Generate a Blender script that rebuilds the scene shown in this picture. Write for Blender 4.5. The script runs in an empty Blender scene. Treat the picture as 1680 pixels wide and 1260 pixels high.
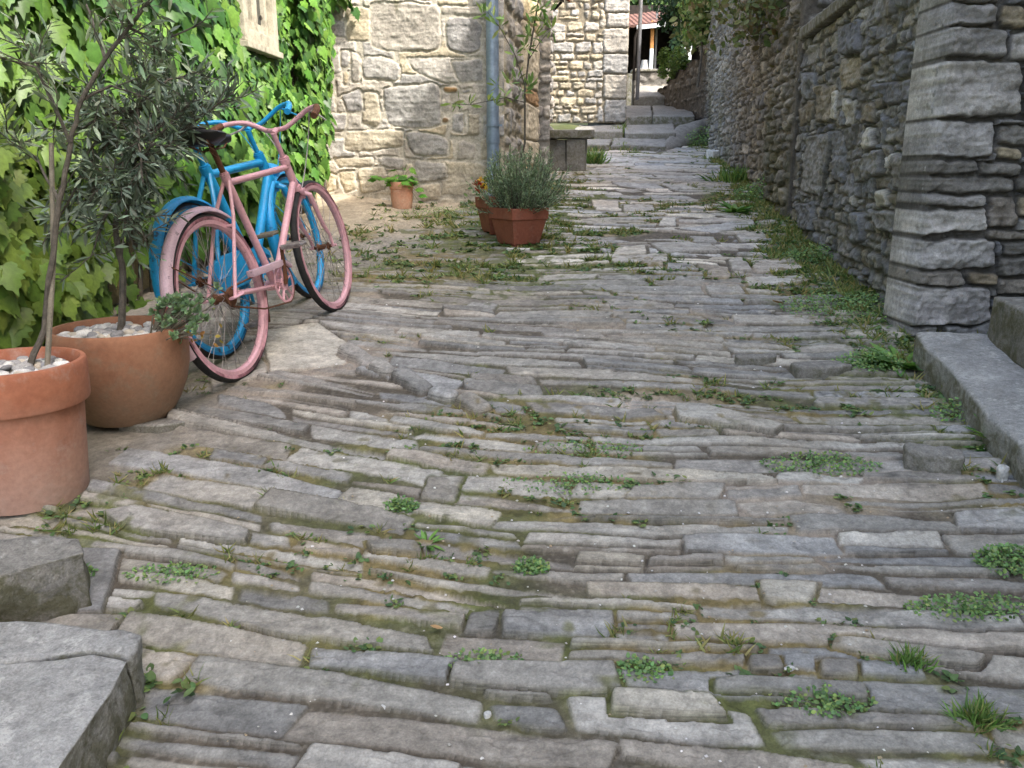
import bpy, bmesh, math, random
import numpy as np
from mathutils import Vector, Matrix, noise as mnoise
random.seed(7); RNG = np.random.default_rng(11)
SC = bpy.context.scene; COL = SC.collection
# ---------------------------------------------------------------- camera
F = 1350.0; PITCH = math.atan(360/1350); CP, SP = math.cos(PITCH), math.sin(PITCH)
HC = 1.153; SLOPE = 0.0878
cam = bpy.data.cameras.new('camera'); camo = bpy.data.objects.new('camera', cam); COL.objects.link(camo)
cam.sensor_width = 36; cam.lens = 36*F/1680; cam.clip_start = 0.05; cam.clip_end = 2000
camo.location = (0, 0, HC); camo.rotation_euler = (math.pi/2-PITCH, 0, 0)
SC.camera = camo
# ---------------------------------------------------------------- light
SUN = Vector((1.0, -0.70, 1.43)).normalized()
w = bpy.data.worlds.new('World'); SC.world = w; w.use_nodes = True
sky = w.node_tree.nodes.new('ShaderNodeTexSky'); sky.sky_type = 'NISHITA'; sky.sun_disc = False
sky.sun_elevation = math.asin(SUN.z); sky.sun_rotation = math.atan2(SUN.x, SUN.y)
sky.air_density = 1.2; sky.dust_density = 5.0; sky.ozone_density = 0.7
bg = w.node_tree.nodes['Background']; bg.inputs[1].default_value = 0.15
w.node_tree.links.new(sky.outputs[0], bg.inputs[0])
sl = bpy.data.lights.new('sun', 'SUN'); sl.energy = 2.0; sl.angle = math.radians(0.6); sl.color = (1, .96, .89)
so = bpy.data.objects.new('sun', sl); COL.objects.link(so); so.rotation_euler = SUN.to_track_quat('Z', 'Y').to_euler(); so.location = (6, -6, 12)
SC.view_settings.view_transform = 'Standard'; SC.view_settings.look = 'None'
SC.view_settings.exposure = 2.03; SC.view_settings.gamma = 1
SC.cycles.max_bounces = 8; SC.cycles.use_denoising = True
# ---------------------------------------------------------------- helpers
def PX(px, py, Z):
    a = (px-840)/F; b = (630-py)/F
    return Vector((Z*a, Z*(CP+b*SP), HC+Z*(-SP+b*CP)))
def G(px, py, h=0.0):                       # pixel ray -> point h above the sloping ground plane
    d = PX(px, py, 1); d.z -= HC
    k = (h-HC)/(d.z-SLOPE*d.y)
    return Vector((k*d.x, k*d.y, HC+k*d.z))
def PY(px, py, y):                          # pixel ray -> vertical plane at that y
    d = PX(px, py, 1); d.z -= HC; k = y/d.y
    return Vector((k*d.x, y, HC+k*d.z))
def ss(a, b, x): t = np.clip((x-a)/(b-a), 0, 1); return t*t*(3-2*t)
def vn(x, y, seed=0):
    x = np.asarray(x, float); y = np.asarray(y, float)
    xi = np.floor(x).astype(np.int64); yi = np.floor(y).astype(np.int64); fx = x-xi; fy = y-yi
    fx = fx*fx*(3-2*fx); fy = fy*fy*(3-2*fy)
    def h(a, b):
        n = (a*374761393+b*668265263+seed*974634777) & 0xffffffff
        n = ((n ^ (n >> 13))*1274126177) & 0xffffffff
        n = ((n ^ (n >> 16))*2246822519) & 0xffffffff
        return ((n ^ (n >> 15)) & 0xffffff)/float(0xffffff)*2-1
    return (h(xi, yi)*(1-fx)+h(xi+1, yi)*fx)*(1-fy)+(h(xi, yi+1)*(1-fx)+h(xi+1, yi+1)*fx)*fy
def fbm(x, y, seed=0, o=4, g=.5):
    r = 0; a = 1; s = 0
    for i in range(o):
        r = r+a*vn(np.asarray(x)*2**i, np.asarray(y)*2**i, seed+i*31); s += a; a *= g
    return r/s
def ridge(x, y, seed=0, o=3):
    return 1-2*np.abs(fbm(x, y, seed, o))
def ground(x, y):
    x = np.asarray(x, float); y = np.asarray(y, float)
    z = SLOPE*y
    z = z+.10*ss(-.9, -1.9, x)*ss(6.8, 8.6, y)*ss(11, 9, y)
    z = z+.022*fbm(x*.9, y*.9, 5, 2)*ss(.5, 2.5, y)
    return z
def gz(x, y): return float(ground(x, y))
def lin(r, g, b):
    return tuple(((c/255)/12.92 if c/255 <= .04045 else ((c/255+.055)/1.055)**2.4) for c in (r, g, b))
# ---- objects
def link(o, parent=None):
    COL.objects.link(o)
    if parent is not None: o.parent = parent
    return o
def tag(o, label=None, cat=None, group=None, kind=None):
    if label: o['label'] = label
    if cat: o['category'] = cat
    if group: o['group'] = group
    if kind: o['kind'] = kind
    return o
def empty(name, loc=(0, 0, 0), label=None, cat=None, group=None):
    o = bpy.data.objects.new(name, None); o.location = loc; link(o); o.empty_display_size = .1
    return tag(o, label, cat, group)
def npmesh(name, V, Fc, mat, parent=None, col=None, smooth=True):
    V = np.asarray(V, np.float32); Fc = np.asarray(Fc, np.int32); n = Fc.shape[1]
    me = bpy.data.meshes.new(name)
    me.vertices.add(len(V)); me.vertices.foreach_set('co', V.ravel())
    me.loops.add(Fc.size); me.loops.foreach_set('vertex_index', Fc.ravel())
    me.polygons.add(len(Fc)); me.polygons.foreach_set('loop_start', np.arange(0, Fc.size, n, dtype=np.int32))
    me.polygons.foreach_set('use_smooth', np.full(len(Fc), smooth, bool))
    if col is not None:
        a = me.color_attributes.new('Col', 'FLOAT_COLOR', 'POINT')
        c = np.ones((len(V), 4), np.float32); c[:, :3] = col; a.data.foreach_set('color', c.ravel())
    me.update(calc_edges=True); me.validate()
    me.materials.append(mat)
    return link(bpy.data.objects.new(name, me), parent)
class MB:
    """collects shapes, builds ONE mesh object"""
    def __init__(s): s.v = []; s.f = []
    def add(s, vs, fs):
        o = len(s.v); s.v += [Vector(v) for v in vs]; s.f += [tuple(i+o for i in f) for f in fs]
    def tube(s, path, rad, n=8, cap=True, flat=1.0, closed=False):
        path = [Vector(p) for p in path]; m = len(path)
        if not hasattr(rad, '__len__'): rad = [rad]*m
        up = None; vs = []; fs = []
        for i, p in enumerate(path):
            a = path[i-1] if (i > 0 or closed) else p; b = path[(i+1) % m] if (i < m-1 or closed) else p
            t = (b-a).normalized()
            if up is None:
                up = Vector((0, 0, 1)) if abs(t.z) < .9 else Vector((1, 0, 0))
            x = t.cross(up).normalized(); up = x.cross(t).normalized()
            for k in range(n):
                q = 2*math.pi*k/n; vs.append(p+x*(math.cos(q)*rad[i])+up*(math.sin(q)*rad[i]*flat))
        for i in range(m if closed else m-1):
            j = (i+1) % m
            for k in range(n): fs.append((i*n+k, i*n+(k+1) % n, j*n+(k+1) % n, j*n+k))
        if cap and not closed: fs.append(tuple(range(n-1, -1, -1))); fs.append(tuple((m-1)*n+k for k in range(n)))
        s.add(vs, fs)
    def lathe(s, prof, n=40, c=(0, 0, 0), axis='z', closed=False, wob=0):
        vs = []; fs = []; m = len(prof)
        for (r, h) in prof:
            for k in range(n):
                q = 2*math.pi*k/n; rr = r*(1+wob*math.sin(q*2+1)+wob*.6*math.sin(q*3))
                if axis == 'z': vs.append((c[0]+rr*math.cos(q), c[1]+rr*math.sin(q), c[2]+h))
                elif axis == 'y': vs.append((c[0]+rr*math.cos(q), c[1]+h, c[2]+rr*math.sin(q)))
        for i in range(m if closed else m-1):
            j = (i+1) % m
            for k in range(n): fs.append((i*n+k, i*n+(k+1) % n, j*n+(k+1) % n, j*n+k))
        s.add(vs, fs)
    def box(s, c, size, rot=None):
        c = Vector(c); hx, hy, hz = [d/2 for d in size]
        vs = [Vector((x*hx, y*hy, z*hz)) for x in (-1, 1) for y in (-1, 1) for z in (-1, 1)]
        if rot is not None: vs = [rot @ v for v in vs]
        s.add([v+c for v in vs], [(0, 1, 3, 2), (4, 6, 7, 5), (0, 4, 5, 1), (2, 3, 7, 6), (0, 2, 6, 4), (1, 5, 7, 3)])
    def build(s, name, mat, parent=None, smooth=True, bevel=0, sub=0, angle=40):
        me = bpy.data.meshes.new(name); me.from_pydata([tuple(v) for v in s.v], [], s.f)
        bm = bmesh.new(); bm.from_mesh(me); bmesh.ops.recalc_face_normals(bm, faces=bm.faces)
        if bevel:
            ed = [e for e in bm.edges if len(e.link_faces) == 2 and e.calc_face_angle(0) > .6]
            bmesh.ops.bevel(bm, geom=ed, offset=bevel, segments=2, affect='EDGES', profile=.6)
        bm.to_mesh(me); bm.free()
        me.materials.append(mat)
        for p in me.polygons: p.use_smooth = smooth
        if smooth: me.set_sharp_from_angle(angle=math.radians(angle))
        o = link(bpy.data.objects.new(name, me), parent)
        return o
def rock(name, poly, ztop, zbot, mat, parent=None, bevel=.012, amp=.006, freq=6, cuts=None, seed=0, edge=.02):
    """irregular slab: polygon in x,y, top heights per corner, displaced with noise"""
    bm = bmesh.new()
    n = len(poly); zt = ztop if hasattr(ztop, '__len__') else [ztop]*n; zb = zbot if hasattr(zbot, '__len__') else [zbot]*n
    up = [bm.verts.new((poly[i][0], poly[i][1], zt[i])) for i in range(n)]
    dn = [bm.verts.new((poly[i][0], poly[i][1], zb[i])) for i in range(n)]
    bm.faces.new(up); bm.faces.new(dn[::-1])
    for i in range(n): bm.faces.new((up[i], dn[i], dn[(i+1) % n], up[(i+1) % n]))
    bmesh.ops.recalc_face_normals(bm, faces=bm.faces)
    L = max((Vector(poly[i])-Vector(poly[i-1])).length for i in range(n))
    c = cuts or max(3, min(34, int(L/.022)))
    bmesh.ops.bevel(bm, geom=list(bm.edges), offset=bevel, segments=2, affect='EDGES', profile=.6)
    bmesh.ops.triangulate(bm, faces=[f for f in bm.faces if len(f.verts) > 4])
    for k in range(5):
        es = [e for e in bm.edges if e.calc_length() > L/c]
        if not es or len(bm.verts) > 24000: break
        bmesh.ops.subdivide_edges(bm, edges=es, cuts=1, use_grid_fill=True)
        bmesh.ops.triangulate(bm, faces=[f for f in bm.faces if len(f.verts) > 4])
    bm.normal_update()
    for v in bm.verts:
        q = v.co*freq+Vector((seed*7.1, seed*3.3, 0))
        d = mnoise.fractal(q, 1.0, 2.0, 4)*amp+mnoise.noise(q*.35)*edge*.6
        v.co += v.normal*d
    me = bpy.data.meshes.new(name); bm.to_mesh(me); bm.free(); me.materials.append(mat)
    for p in me.polygons: p.use_smooth = True
    return link(bpy.data.objects.new(name, me), parent)
# ---------------------------------------------------------------- materials
def newmat(name):
    m = bpy.data.materials.new(name); m.use_nodes = True; nt = m.node_tree
    return m, nt, nt.nodes['Principled BSDF']
def nd(nt, t, **kw):
    n = nt.nodes.new('ShaderNode'+t)
    for k, v in kw.items():
        if k.startswith('i_'): n.inputs[k[2:]].default_value = v
        else: setattr(n, k, v)
    return n
def noise_n(nt, vec, scale, detail=5, rough=.6, dist=0):
    n = nd(nt, 'TexNoise'); n.inputs['Scale'].default_value = scale; n.inputs['Detail'].default_value = detail
    n.inputs['Roughness'].default_value = rough; n.inputs['Distortion'].default_value = dist
    nt.links.new(vec, n.inputs['Vector']); return n.outputs['Fac']
def ramp(nt, fac, stops):
    r = nd(nt, 'ValToRGB'); e = r.color_ramp.elements
    while len(e) < len(stops): e.new(.5)
    for el, (p, c) in zip(e, stops):
        el.position = p; el.color = (c, c, c, 1) if not hasattr(c, '__len__') else (*c, 1)
    nt.links.new(fac, r.inputs[0]); return r.outputs[0]
def mix(nt, a, b, fac, mode='MIX'):
    m = nd(nt, 'Mix', data_type='RGBA', blend_type=mode)
    for s, v in ((m.inputs['Factor'], fac), (m.inputs[6], a), (m.inputs[7], b)):
        if hasattr(v, 'is_linked') or hasattr(v, 'node'): nt.links.new(v, s)
        elif hasattr(v, '__len__'): s.default_value = (*v, 1) if len(v) == 3 else v
        else: s.default_value = v
    return m.outputs[2]
def bump(nt, bs, parts, dist=.01, strength=1.0):
    prev = None
    for (fac, d) in parts:
        b = nd(nt, 'Bump'); b.inputs['Strength'].default_value = strength; b.inputs['Distance'].default_value = d
        nt.links.new(fac, b.inputs['Height'])
        if prev is not None: nt.links.new(prev, b.inputs['Normal'])
        prev = b.outputs[0]
    nt.links.new(prev, bs.inputs['Normal'])
def objcoord(nt): return nd(nt, 'TexCoord').outputs['Object']
def mat_masonry(name, lichen=.25, dark=.5, scale=1.0, bd=.004, rough=.92, dust=(.42, .41, .37), bed=0):
    m, nt, b = newmat(name); v = objcoord(nt)
    c = nd(nt, 'Attribute', attribute_name='Col').outputs['Color']
    n1 = noise_n(nt, v, 7*scale, 6, .65); n2 = noise_n(nt, v, 38*scale, 5, .7); n3 = noise_n(nt, v, 3.1*scale, 4, .6, .4); n4 = noise_n(nt, v, 160*scale, 3, .7)
    c = mix(nt, c, ramp(nt, n1, [(.3, 1-dark*.75), (.7, 1+dark*.35)]), 1.0, 'MULTIPLY')
    c = mix(nt, c, ramp(nt, n2, [(.3, .72), (.7, 1.25)]), 1.0, 'MULTIPLY')
    c = mix(nt, c, ramp(nt, n4, [(.3, .8), (.7, 1.18)]), 1.0, 'MULTIPLY')
    if bed:
        mp = nd(nt, 'Mapping'); mp.inputs['Scale'].default_value = (9, 9, 190); nt.links.new(v, mp.inputs[0]); nb = noise_n(nt, mp.outputs[0], 1.0, 3, .6)
        ge = nd(nt, 'NewGeometry'); sp = nd(nt, 'SeparateXYZ'); nt.links.new(ge.outputs['Normal'], sp.inputs[0])
        c = mix(nt, c, mix(nt, c, ramp(nt, nb, [(.35, .45), (.6, 1.15)]), 1.0, 'MULTIPLY'), ramp(nt, sp.outputs['Z'], [(.55, bed), (.9, 0)]))
    c = mix(nt, c, dust, mix(nt, (0, 0, 0), (lichen,)*3, ramp(nt, mix(nt, n2, n3, .55), [(.56, 0), (.66, 1)])))
    nt.links.new(c, b.inputs['Base Color']); b.inputs['Roughness'].default_value = rough; b.inputs['Specular IOR Level'].default_value = .3
    bump(nt, b, [(n1, bd*2.2), (n2, bd), (n4, bd*.35)], strength=.9)
    return m
def mat_noise(name, cols, scale=8, rough=.85, bd=.002, spec=.3, detail=6, metallic=0):
    """cols: ramp of (pos, colour) along a noise"""
    m, nt, b = newmat(name); v = objcoord(nt)
    n1 = noise_n(nt, v, scale, detail, .65); n2 = noise_n(nt, v, scale*6, 4, .7)
    c = ramp(nt, n1, cols)
    c = mix(nt, c, ramp(nt, n2, [(.3, .8), (.7, 1.2)]), 1.0, 'MULTIPLY')
    nt.links.new(c, b.inputs['Base Color']); b.inputs['Roughness'].default_value = rough; b.inputs['Specular IOR Level'].default_value = spec
    b.inputs['Metallic'].default_value = metallic
    if bd: bump(nt, b, [(n1, bd*2), (n2, bd)], strength=.8)
    return m
def mat_slab(name, cols, lich, moss=.5):
    m, nt, b = newmat(name); v = objcoord(nt)
    n1 = noise_n(nt, v, 6, 7, .7); n2 = noise_n(nt, v, 45, 5, .75); n3 = noise_n(nt, v, 190, 3, .7); n4 = noise_n(nt, v, 13, 5, .7, .5)
    c = ramp(nt, n1, cols)
    c = mix(nt, c, ramp(nt, n2, [(.28, .62), (.5, 1.0), (.75, 1.3)]), 1.0, 'MULTIPLY'); c = mix(nt, c, ramp(nt, n3, [(.3, .75), (.7, 1.22)]), 1.0, 'MULTIPLY')
    c = mix(nt, c, lich, ramp(nt, mix(nt, n4, n2, .4), [(.55, 0), (.60, .65)]))
    ge = nd(nt, 'NewGeometry'); sp = nd(nt, 'SeparateXYZ'); nt.links.new(ge.outputs['Normal'], sp.inputs[0])
    side = ramp(nt, sp.outputs['Z'], [(.25, 1), (.7, 0)])
    mk = mix(nt, (0, 0, 0), ramp(nt, n4, [(.40, 0), (.58, 1)]), side)
    c = mix(nt, c, (.075, .072, .030), mix(nt, (0, 0, 0), (moss,)*3, mk))
    nt.links.new(c, b.inputs['Base Color']); b.inputs['Roughness'].default_value = .9; b.inputs['Specular IOR Level'].default_value = .3
    bump(nt, b, [(n1, .012), (n2, .005), (n3, .0014)], strength=.9)
    return m
def mat_paint(name, paint, under, wear=.5, scale=14, rough=.42, chips=.62):
    m, nt, b = newmat(name); v = objcoord(nt)
    n1 = noise_n(nt, v, scale, 7, .72); n2 = noise_n(nt, v, scale*5, 4, .7); n3 = noise_n(nt, v, 3, 3)
    p = mix(nt, paint, tuple(c*.62 for c in paint), ramp(nt, n3, [(.35, 0), (.75, 1)]))
    p = mix(nt, p, ramp(nt, n2, [(.3, .86), (.7, 1.12)]), 1.0, 'MULTIPLY')
    k = ramp(nt, mix(nt, n1, n2, .35), [(chips, 0), (chips+.03, 1)])
    c = mix(nt, p, under, mix(nt, (0, 0, 0), (wear,)*3, k))
    nt.links.new(c, b.inputs['Base Color']); b.inputs['Roughness'].default_value = rough
    bump(nt, b, [(k, -.0006), (n2, .0006)], strength=.6)
    return m
def mat_leaf(name, trans=.35, rough=.45, sat=1.0, spec=.4):
    m, nt, b = newmat(name); v = objcoord(nt)
    c = nd(nt, 'Attribute', attribute_name='Col').outputs['Color']
    n = noise_n(nt, v, 45, 3, .6)
    c = mix(nt, c, ramp(nt, n, [(.3, .78), (.7, 1.2)]), 1.0, 'MULTIPLY')
    nt.links.new(c, b.inputs['Base Color']); b.inputs['Roughness'].default_value = rough; b.inputs['Specular IOR Level'].default_value = spec
    t = nd(nt, 'BsdfTranslucent'); ct = mix(nt, c, (1.15, 1.15, .6), 1.0, 'MULTIPLY'); nt.links.new(ct, t.inputs['Color'])
    ms = nd(nt, 'MixShader'); ms.inputs[0].default_value = trans
    nt.links.new(b.outputs[0], ms.inputs[1]); nt.links.new(t.outputs[0], ms.inputs[2])
    nt.links.new(ms.outputs[0], nt.nodes['Material Output'].inputs['Surface'])
    return m
M = {}
M['lane'] = mat_masonry('lane_stone', .15, .4, 1.3, .0022, .8, dust=(.40, .39, .36), bed=.8)
M['wall_dark'] = mat_masonry('dark_rubble', .30, .6, 1.1, .006, .93, dust=(.30, .295, .28))
M['wall_pale'] = mat_masonry('pale_masonry', .3, .4, 1.0, .005, .93, dust=(.55, .51, .43))
M['slab'] = mat_slab('step_stone', [(.25, (.20, .195, .18)), (.5, (.31, .305, .29)), (.8, (.42, .41, .385))], (.50, .49, .46), .75)
M['slab_dark'] = mat_slab('dark_step_stone', [(.28, (.13, .125, .11)), (.5, (.22, .21, .19)), (.8, (.33, .315, .285))], (.38, .37, .34), .8)
M['rock'] = mat_slab('loose_stone', [(.3, (.17, .16, .14)), (.6, (.27, .255, .23)), (.8, (.37, .35, .315))], (.42, .41, .37), .5)
M['white_rock'] = mat_noise('white_stone', [(.3, (.42, .41, .38)), (.7, (.66, .65, .62))], 14, .85, .003)
M['bark'] = mat_noise('grey_bark', [(.3, (.055, .047, .038)), (.7, (.15, .13, .105))], 30, .9, .003)
M['cane'] = mat_noise('dry_cane', [(.3, (.13, .115, .085)), (.7, (.24, .21, .16))], 30, .8, .001)
M['leaf'] = mat_leaf('ivy_leaf', .22, .45, spec=.35)
M['olive'] = mat_leaf('olive_leaf', .12, .5, spec=.35)
M['herb'] = mat_leaf('herb_leaf', .25, .6)
M['pebble'] = mat_masonry('pebble', .1, .25, 8, .001, .7)
M['soil'] = mat_noise('soil', [(.3, (.03, .022, .016)), (.7, (.09, .065, .045))], 25, .95, .006)
M['pink'] = mat_paint('pink_paint', (.78, .43, .47), (.16, .075, .05), .75, 16, .45, .60)
M['pink_pale'] = mat_paint('flaking_pink_paint', (.72, .50, .56), (.05, .04, .045), .85, 30, .45, .585)
M['blue'] = mat_paint('blue_paint', (.018, .40, .80), (.006, .10, .26), .6, 16, .38, .58)
M['blue_worn'] = mat_paint('worn_blue_paint', (.02, .41, .82), (.05, .035, .03), .85, 14, .42, .55)
M['rust'] = mat_noise('rust', [(.3, (.06, .028, .016)), (.6, (.17, .075, .038)), (.8, (.26, .13, .075))], 40, .85, .001)
M['rubber'] = mat_noise('old_rubber', [(.3, (.016, .016, .016)), (.7, (.042, .04, .038))], 30, .8, .001)
M['leather'] = mat_noise('black_vinyl', [(.3, (.010, .010, .011)), (.7, (.022, .021, .021))], 30, .42, .0008, .5)
M['wire'] = mat_noise('pale_cable', [(.3, (.36, .32, .30)), (.7, (.58, .54, .52))], 30, .5, 0)
M['tyre_pink'] = mat_noise('pink_tyre_wall', [(.42, (.07, .035, .04)), (.50, (.30, .13, .15)), (.57, (.66, .34, .38)), (.8, (.76, .45, .49))], 3.4, .6, .0006)
M['tyre_blue'] = mat_noise('blue_tyre_wall', [(.38, (.03, .04, .06)), (.5, (.012, .20, .46)), (.8, (.014, .28, .60))], 4.0, .5, .0006)
M['spoke'] = mat_noise('dull_steel', [(.3, (.16, .13, .12)), (.7, (.40, .36, .34))], 30, .5, 0, .5, 4, .4)
M['reflector'] = mat_noise('faded_red_plastic', [(.3, (.24, .075, .075)), (.7, (.36, .13, .125))], 20, .5, .0005)
M['zinc'] = mat_noise('zinc', [(.3, (.17, .23, .31)), (.55, (.23, .295, .38)), (.75, (.31, .365, .44))], 3.5, .42, .0008, .5, 5, .35)
M['paintwood'] = mat_noise('cream_paint', [(.28, (.20, .18, .14)), (.5, (.40, .37, .29)), (.75, (.50, .47, .38))], 12, .6, .001)
M['glass'] = mat_noise('dark_glass', [(.3, (.02, .025, .025)), (.7, (.05, .055, .05))], 3, .08, 0, .8)
M['plaster'] = mat_noise('cream_plaster', [(.3, (.40, .34, .22)), (.7, (.58, .51, .36))], 5, .95, .006)
M['tile'] = mat_noise('roof_tile', [(.3, (.22, .075, .035)), (.55, (.36, .14, .075)), (.75, (.45, .22, .14))], 9, .85, .003)
M['tile_old'] = mat_noise('weathered_tile', [(.3, (.10, .05, .04)), (.55, (.18, .095, .075)), (.75, (.24, .15, .12))], 9, .9, .003)
M['darkwood'] = mat_noise('dark_timber', [(.3, (.012, .010, .009)), (.7, (.04, .032, .026))], 8, .85, .004)
M['orange'] = mat_noise('orange_paint', [(.3, (.38, .16, .05)), (.7, (.52, .26, .09))], 20, .6, .001)
M['white'] = mat_noise('white_paint', [(.3, (.50, .54, .58)), (.7, (.68, .72, .74))], 20, .6, .001)
M['grey_metal'] = mat_noise('grey_metal', [(.3, (.14, .14, .145)), (.7, (.23, .23, .235))], 12, .5, .0008, .5, 4, .3)
M['earth'] = mat_noise('earth', [(.3, (.05, .05, .025)), (.5, (.07, .085, .03)), (.7, (.13, .11, .07))], 1.2, .97, .02)
M['wood_far'] = mat_leaf('far_foliage', .15, .7)
M['drywood'] = mat_noise('dry_leaf', [(.3, (.40, .22, .09)), (.7, (.60, .40, .20))], 20, .8, .001)
def mat_terracotta(name, base, pale, darkc, band):
    m, nt, b = newmat(name); v = objcoord(nt)
    n1 = noise_n(nt, v, 5, 6, .65, .3); n2 = noise_n(nt, v, 60, 4, .7); n3 = noise_n(nt, v, 11, 5, .7)
    sep = nd(nt, 'SeparateXYZ'); nt.links.new(v, sep.inputs[0])
    mm = nd(nt, 'Math', operation='MULTIPLY_ADD'); nt.links.new(n1, mm.inputs[0]); mm.inputs[1].default_value = .30; nt.links.new(sep.outputs['Z'], mm.inputs[2])
    k = ramp(nt, mm.outputs[0], band)                   # lime bloom rising from the foot of the pot
    c = mix(nt, base, darkc, ramp(nt, n1, [(.42, 0), (.68, 1)]))
    c = mix(nt, c, pale, k)
    c = mix(nt, c, pale, ramp(nt, n3, [(.54, 0), (.72, .7)]))
    c = mix(nt, c, ramp(nt, n2, [(.3, .86), (.7, 1.12)]), 1.0, 'MULTIPLY')
    nt.links.new(c, b.inputs['Base Color']); b.inputs['Roughness'].default_value = .85
    bump(nt, b, [(n2, .0012), (n3, .0015)], strength=.7)
    return m
# ---------------------------------------------------------------- stone rasteriser
def raster(X, Y, rows, xs, stones, wx=None, wy=None, seed=0):
    """X,Y: grid coords (rows x cols, Y constant per row = rows); xs(i0,i1,x0,x1)->col range. Returns height, mask, colour arrays"""
    H = np.zeros_like(X); D = np.full_like(X, -1.0); C = np.zeros(X.shape+(3,))
    Xw = X if wx is None else X+wx; Yw = Y if wy is None else Y+wy
    for s in stones:
        P = np.asarray(s['p'], float)
        a = .5*np.sum(P[:, 0]*np.roll(P[:, 1], -1)-np.roll(P[:, 0], -1)*P[:, 1])
        if abs(a) < 1e-5: continue
        if a < 0: P = P[::-1]
        mg = .05
        x0, x1, y0, y1 = P[:, 0].min()-mg, P[:, 0].max()+mg, P[:, 1].min()-mg, P[:, 1].max()+mg
        i0 = max(0, np.searchsorted(rows, y0)-1); i1 = min(len(rows), np.searchsorted(rows, y1)+1)
        if i1-i0 < 1: continue
        j0, j1 = xs(i0, i1, x0, x1)
        if j1-j0 < 1: continue
        x = Xw[i0:i1, j0:j1]; y = Yw[i0:i1, j0:j1]
        e = np.roll(P, -1, 0)-P; L = np.hypot(e[:, 0], e[:, 1])+1e-9
        nx = -e[:, 1]/L; ny = e[:, 0]/L
        k = 1.0/s.get('round', .012); acc = 0
        for q in range(len(P)):
            acc = acc+np.exp(-k*np.clip((x-P[q, 0])*nx[q]+(y-P[q, 1])*ny[q], -.3, .6))
        d = -np.log(acc)/k
        b = s.get('bev', .02); t = np.clip(d/b, 0, 1)
        prof = np.sqrt(np.clip(1-(1-t)**2, 0, 1))
        cx, cy = P.mean(0)
        tx, ty = s.get('tilt', (0, 0))
        h = prof*(s['h']+tx*(x-cx)+ty*(y-cy))
        if s.get('step'):
            # split bed: a ledge along the stone
            u = (y-cy)+s['step'][0]*(x-cx)+.006*np.sin((x-cx)*23+cx*9); h = h-prof*s['step'][1]*ss(.0, .012, u-s['step'][2])
        dd = D[i0:i1, j0:j1]
        if s.get('top'):
            cl = d > -s['top']; dd[cl] = -1; H[i0:i1, j0:j1][cl] = 0
        up = (d > dd) & (d > 0)
        hh = H[i0:i1, j0:j1]; hh[up] = h[up]; dd[up] = d[up]
        C[i0:i1, j0:j1][up] = s['c']
    return H, D, C
def grid_faces(nr, nc):
    i = np.arange(nr*nc).reshape(nr, nc)
    return np.stack([i[:-1, :-1], i[:-1, 1:], i[1:, 1:], i[1:, :-1]], -1).reshape(-1, 4)
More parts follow.
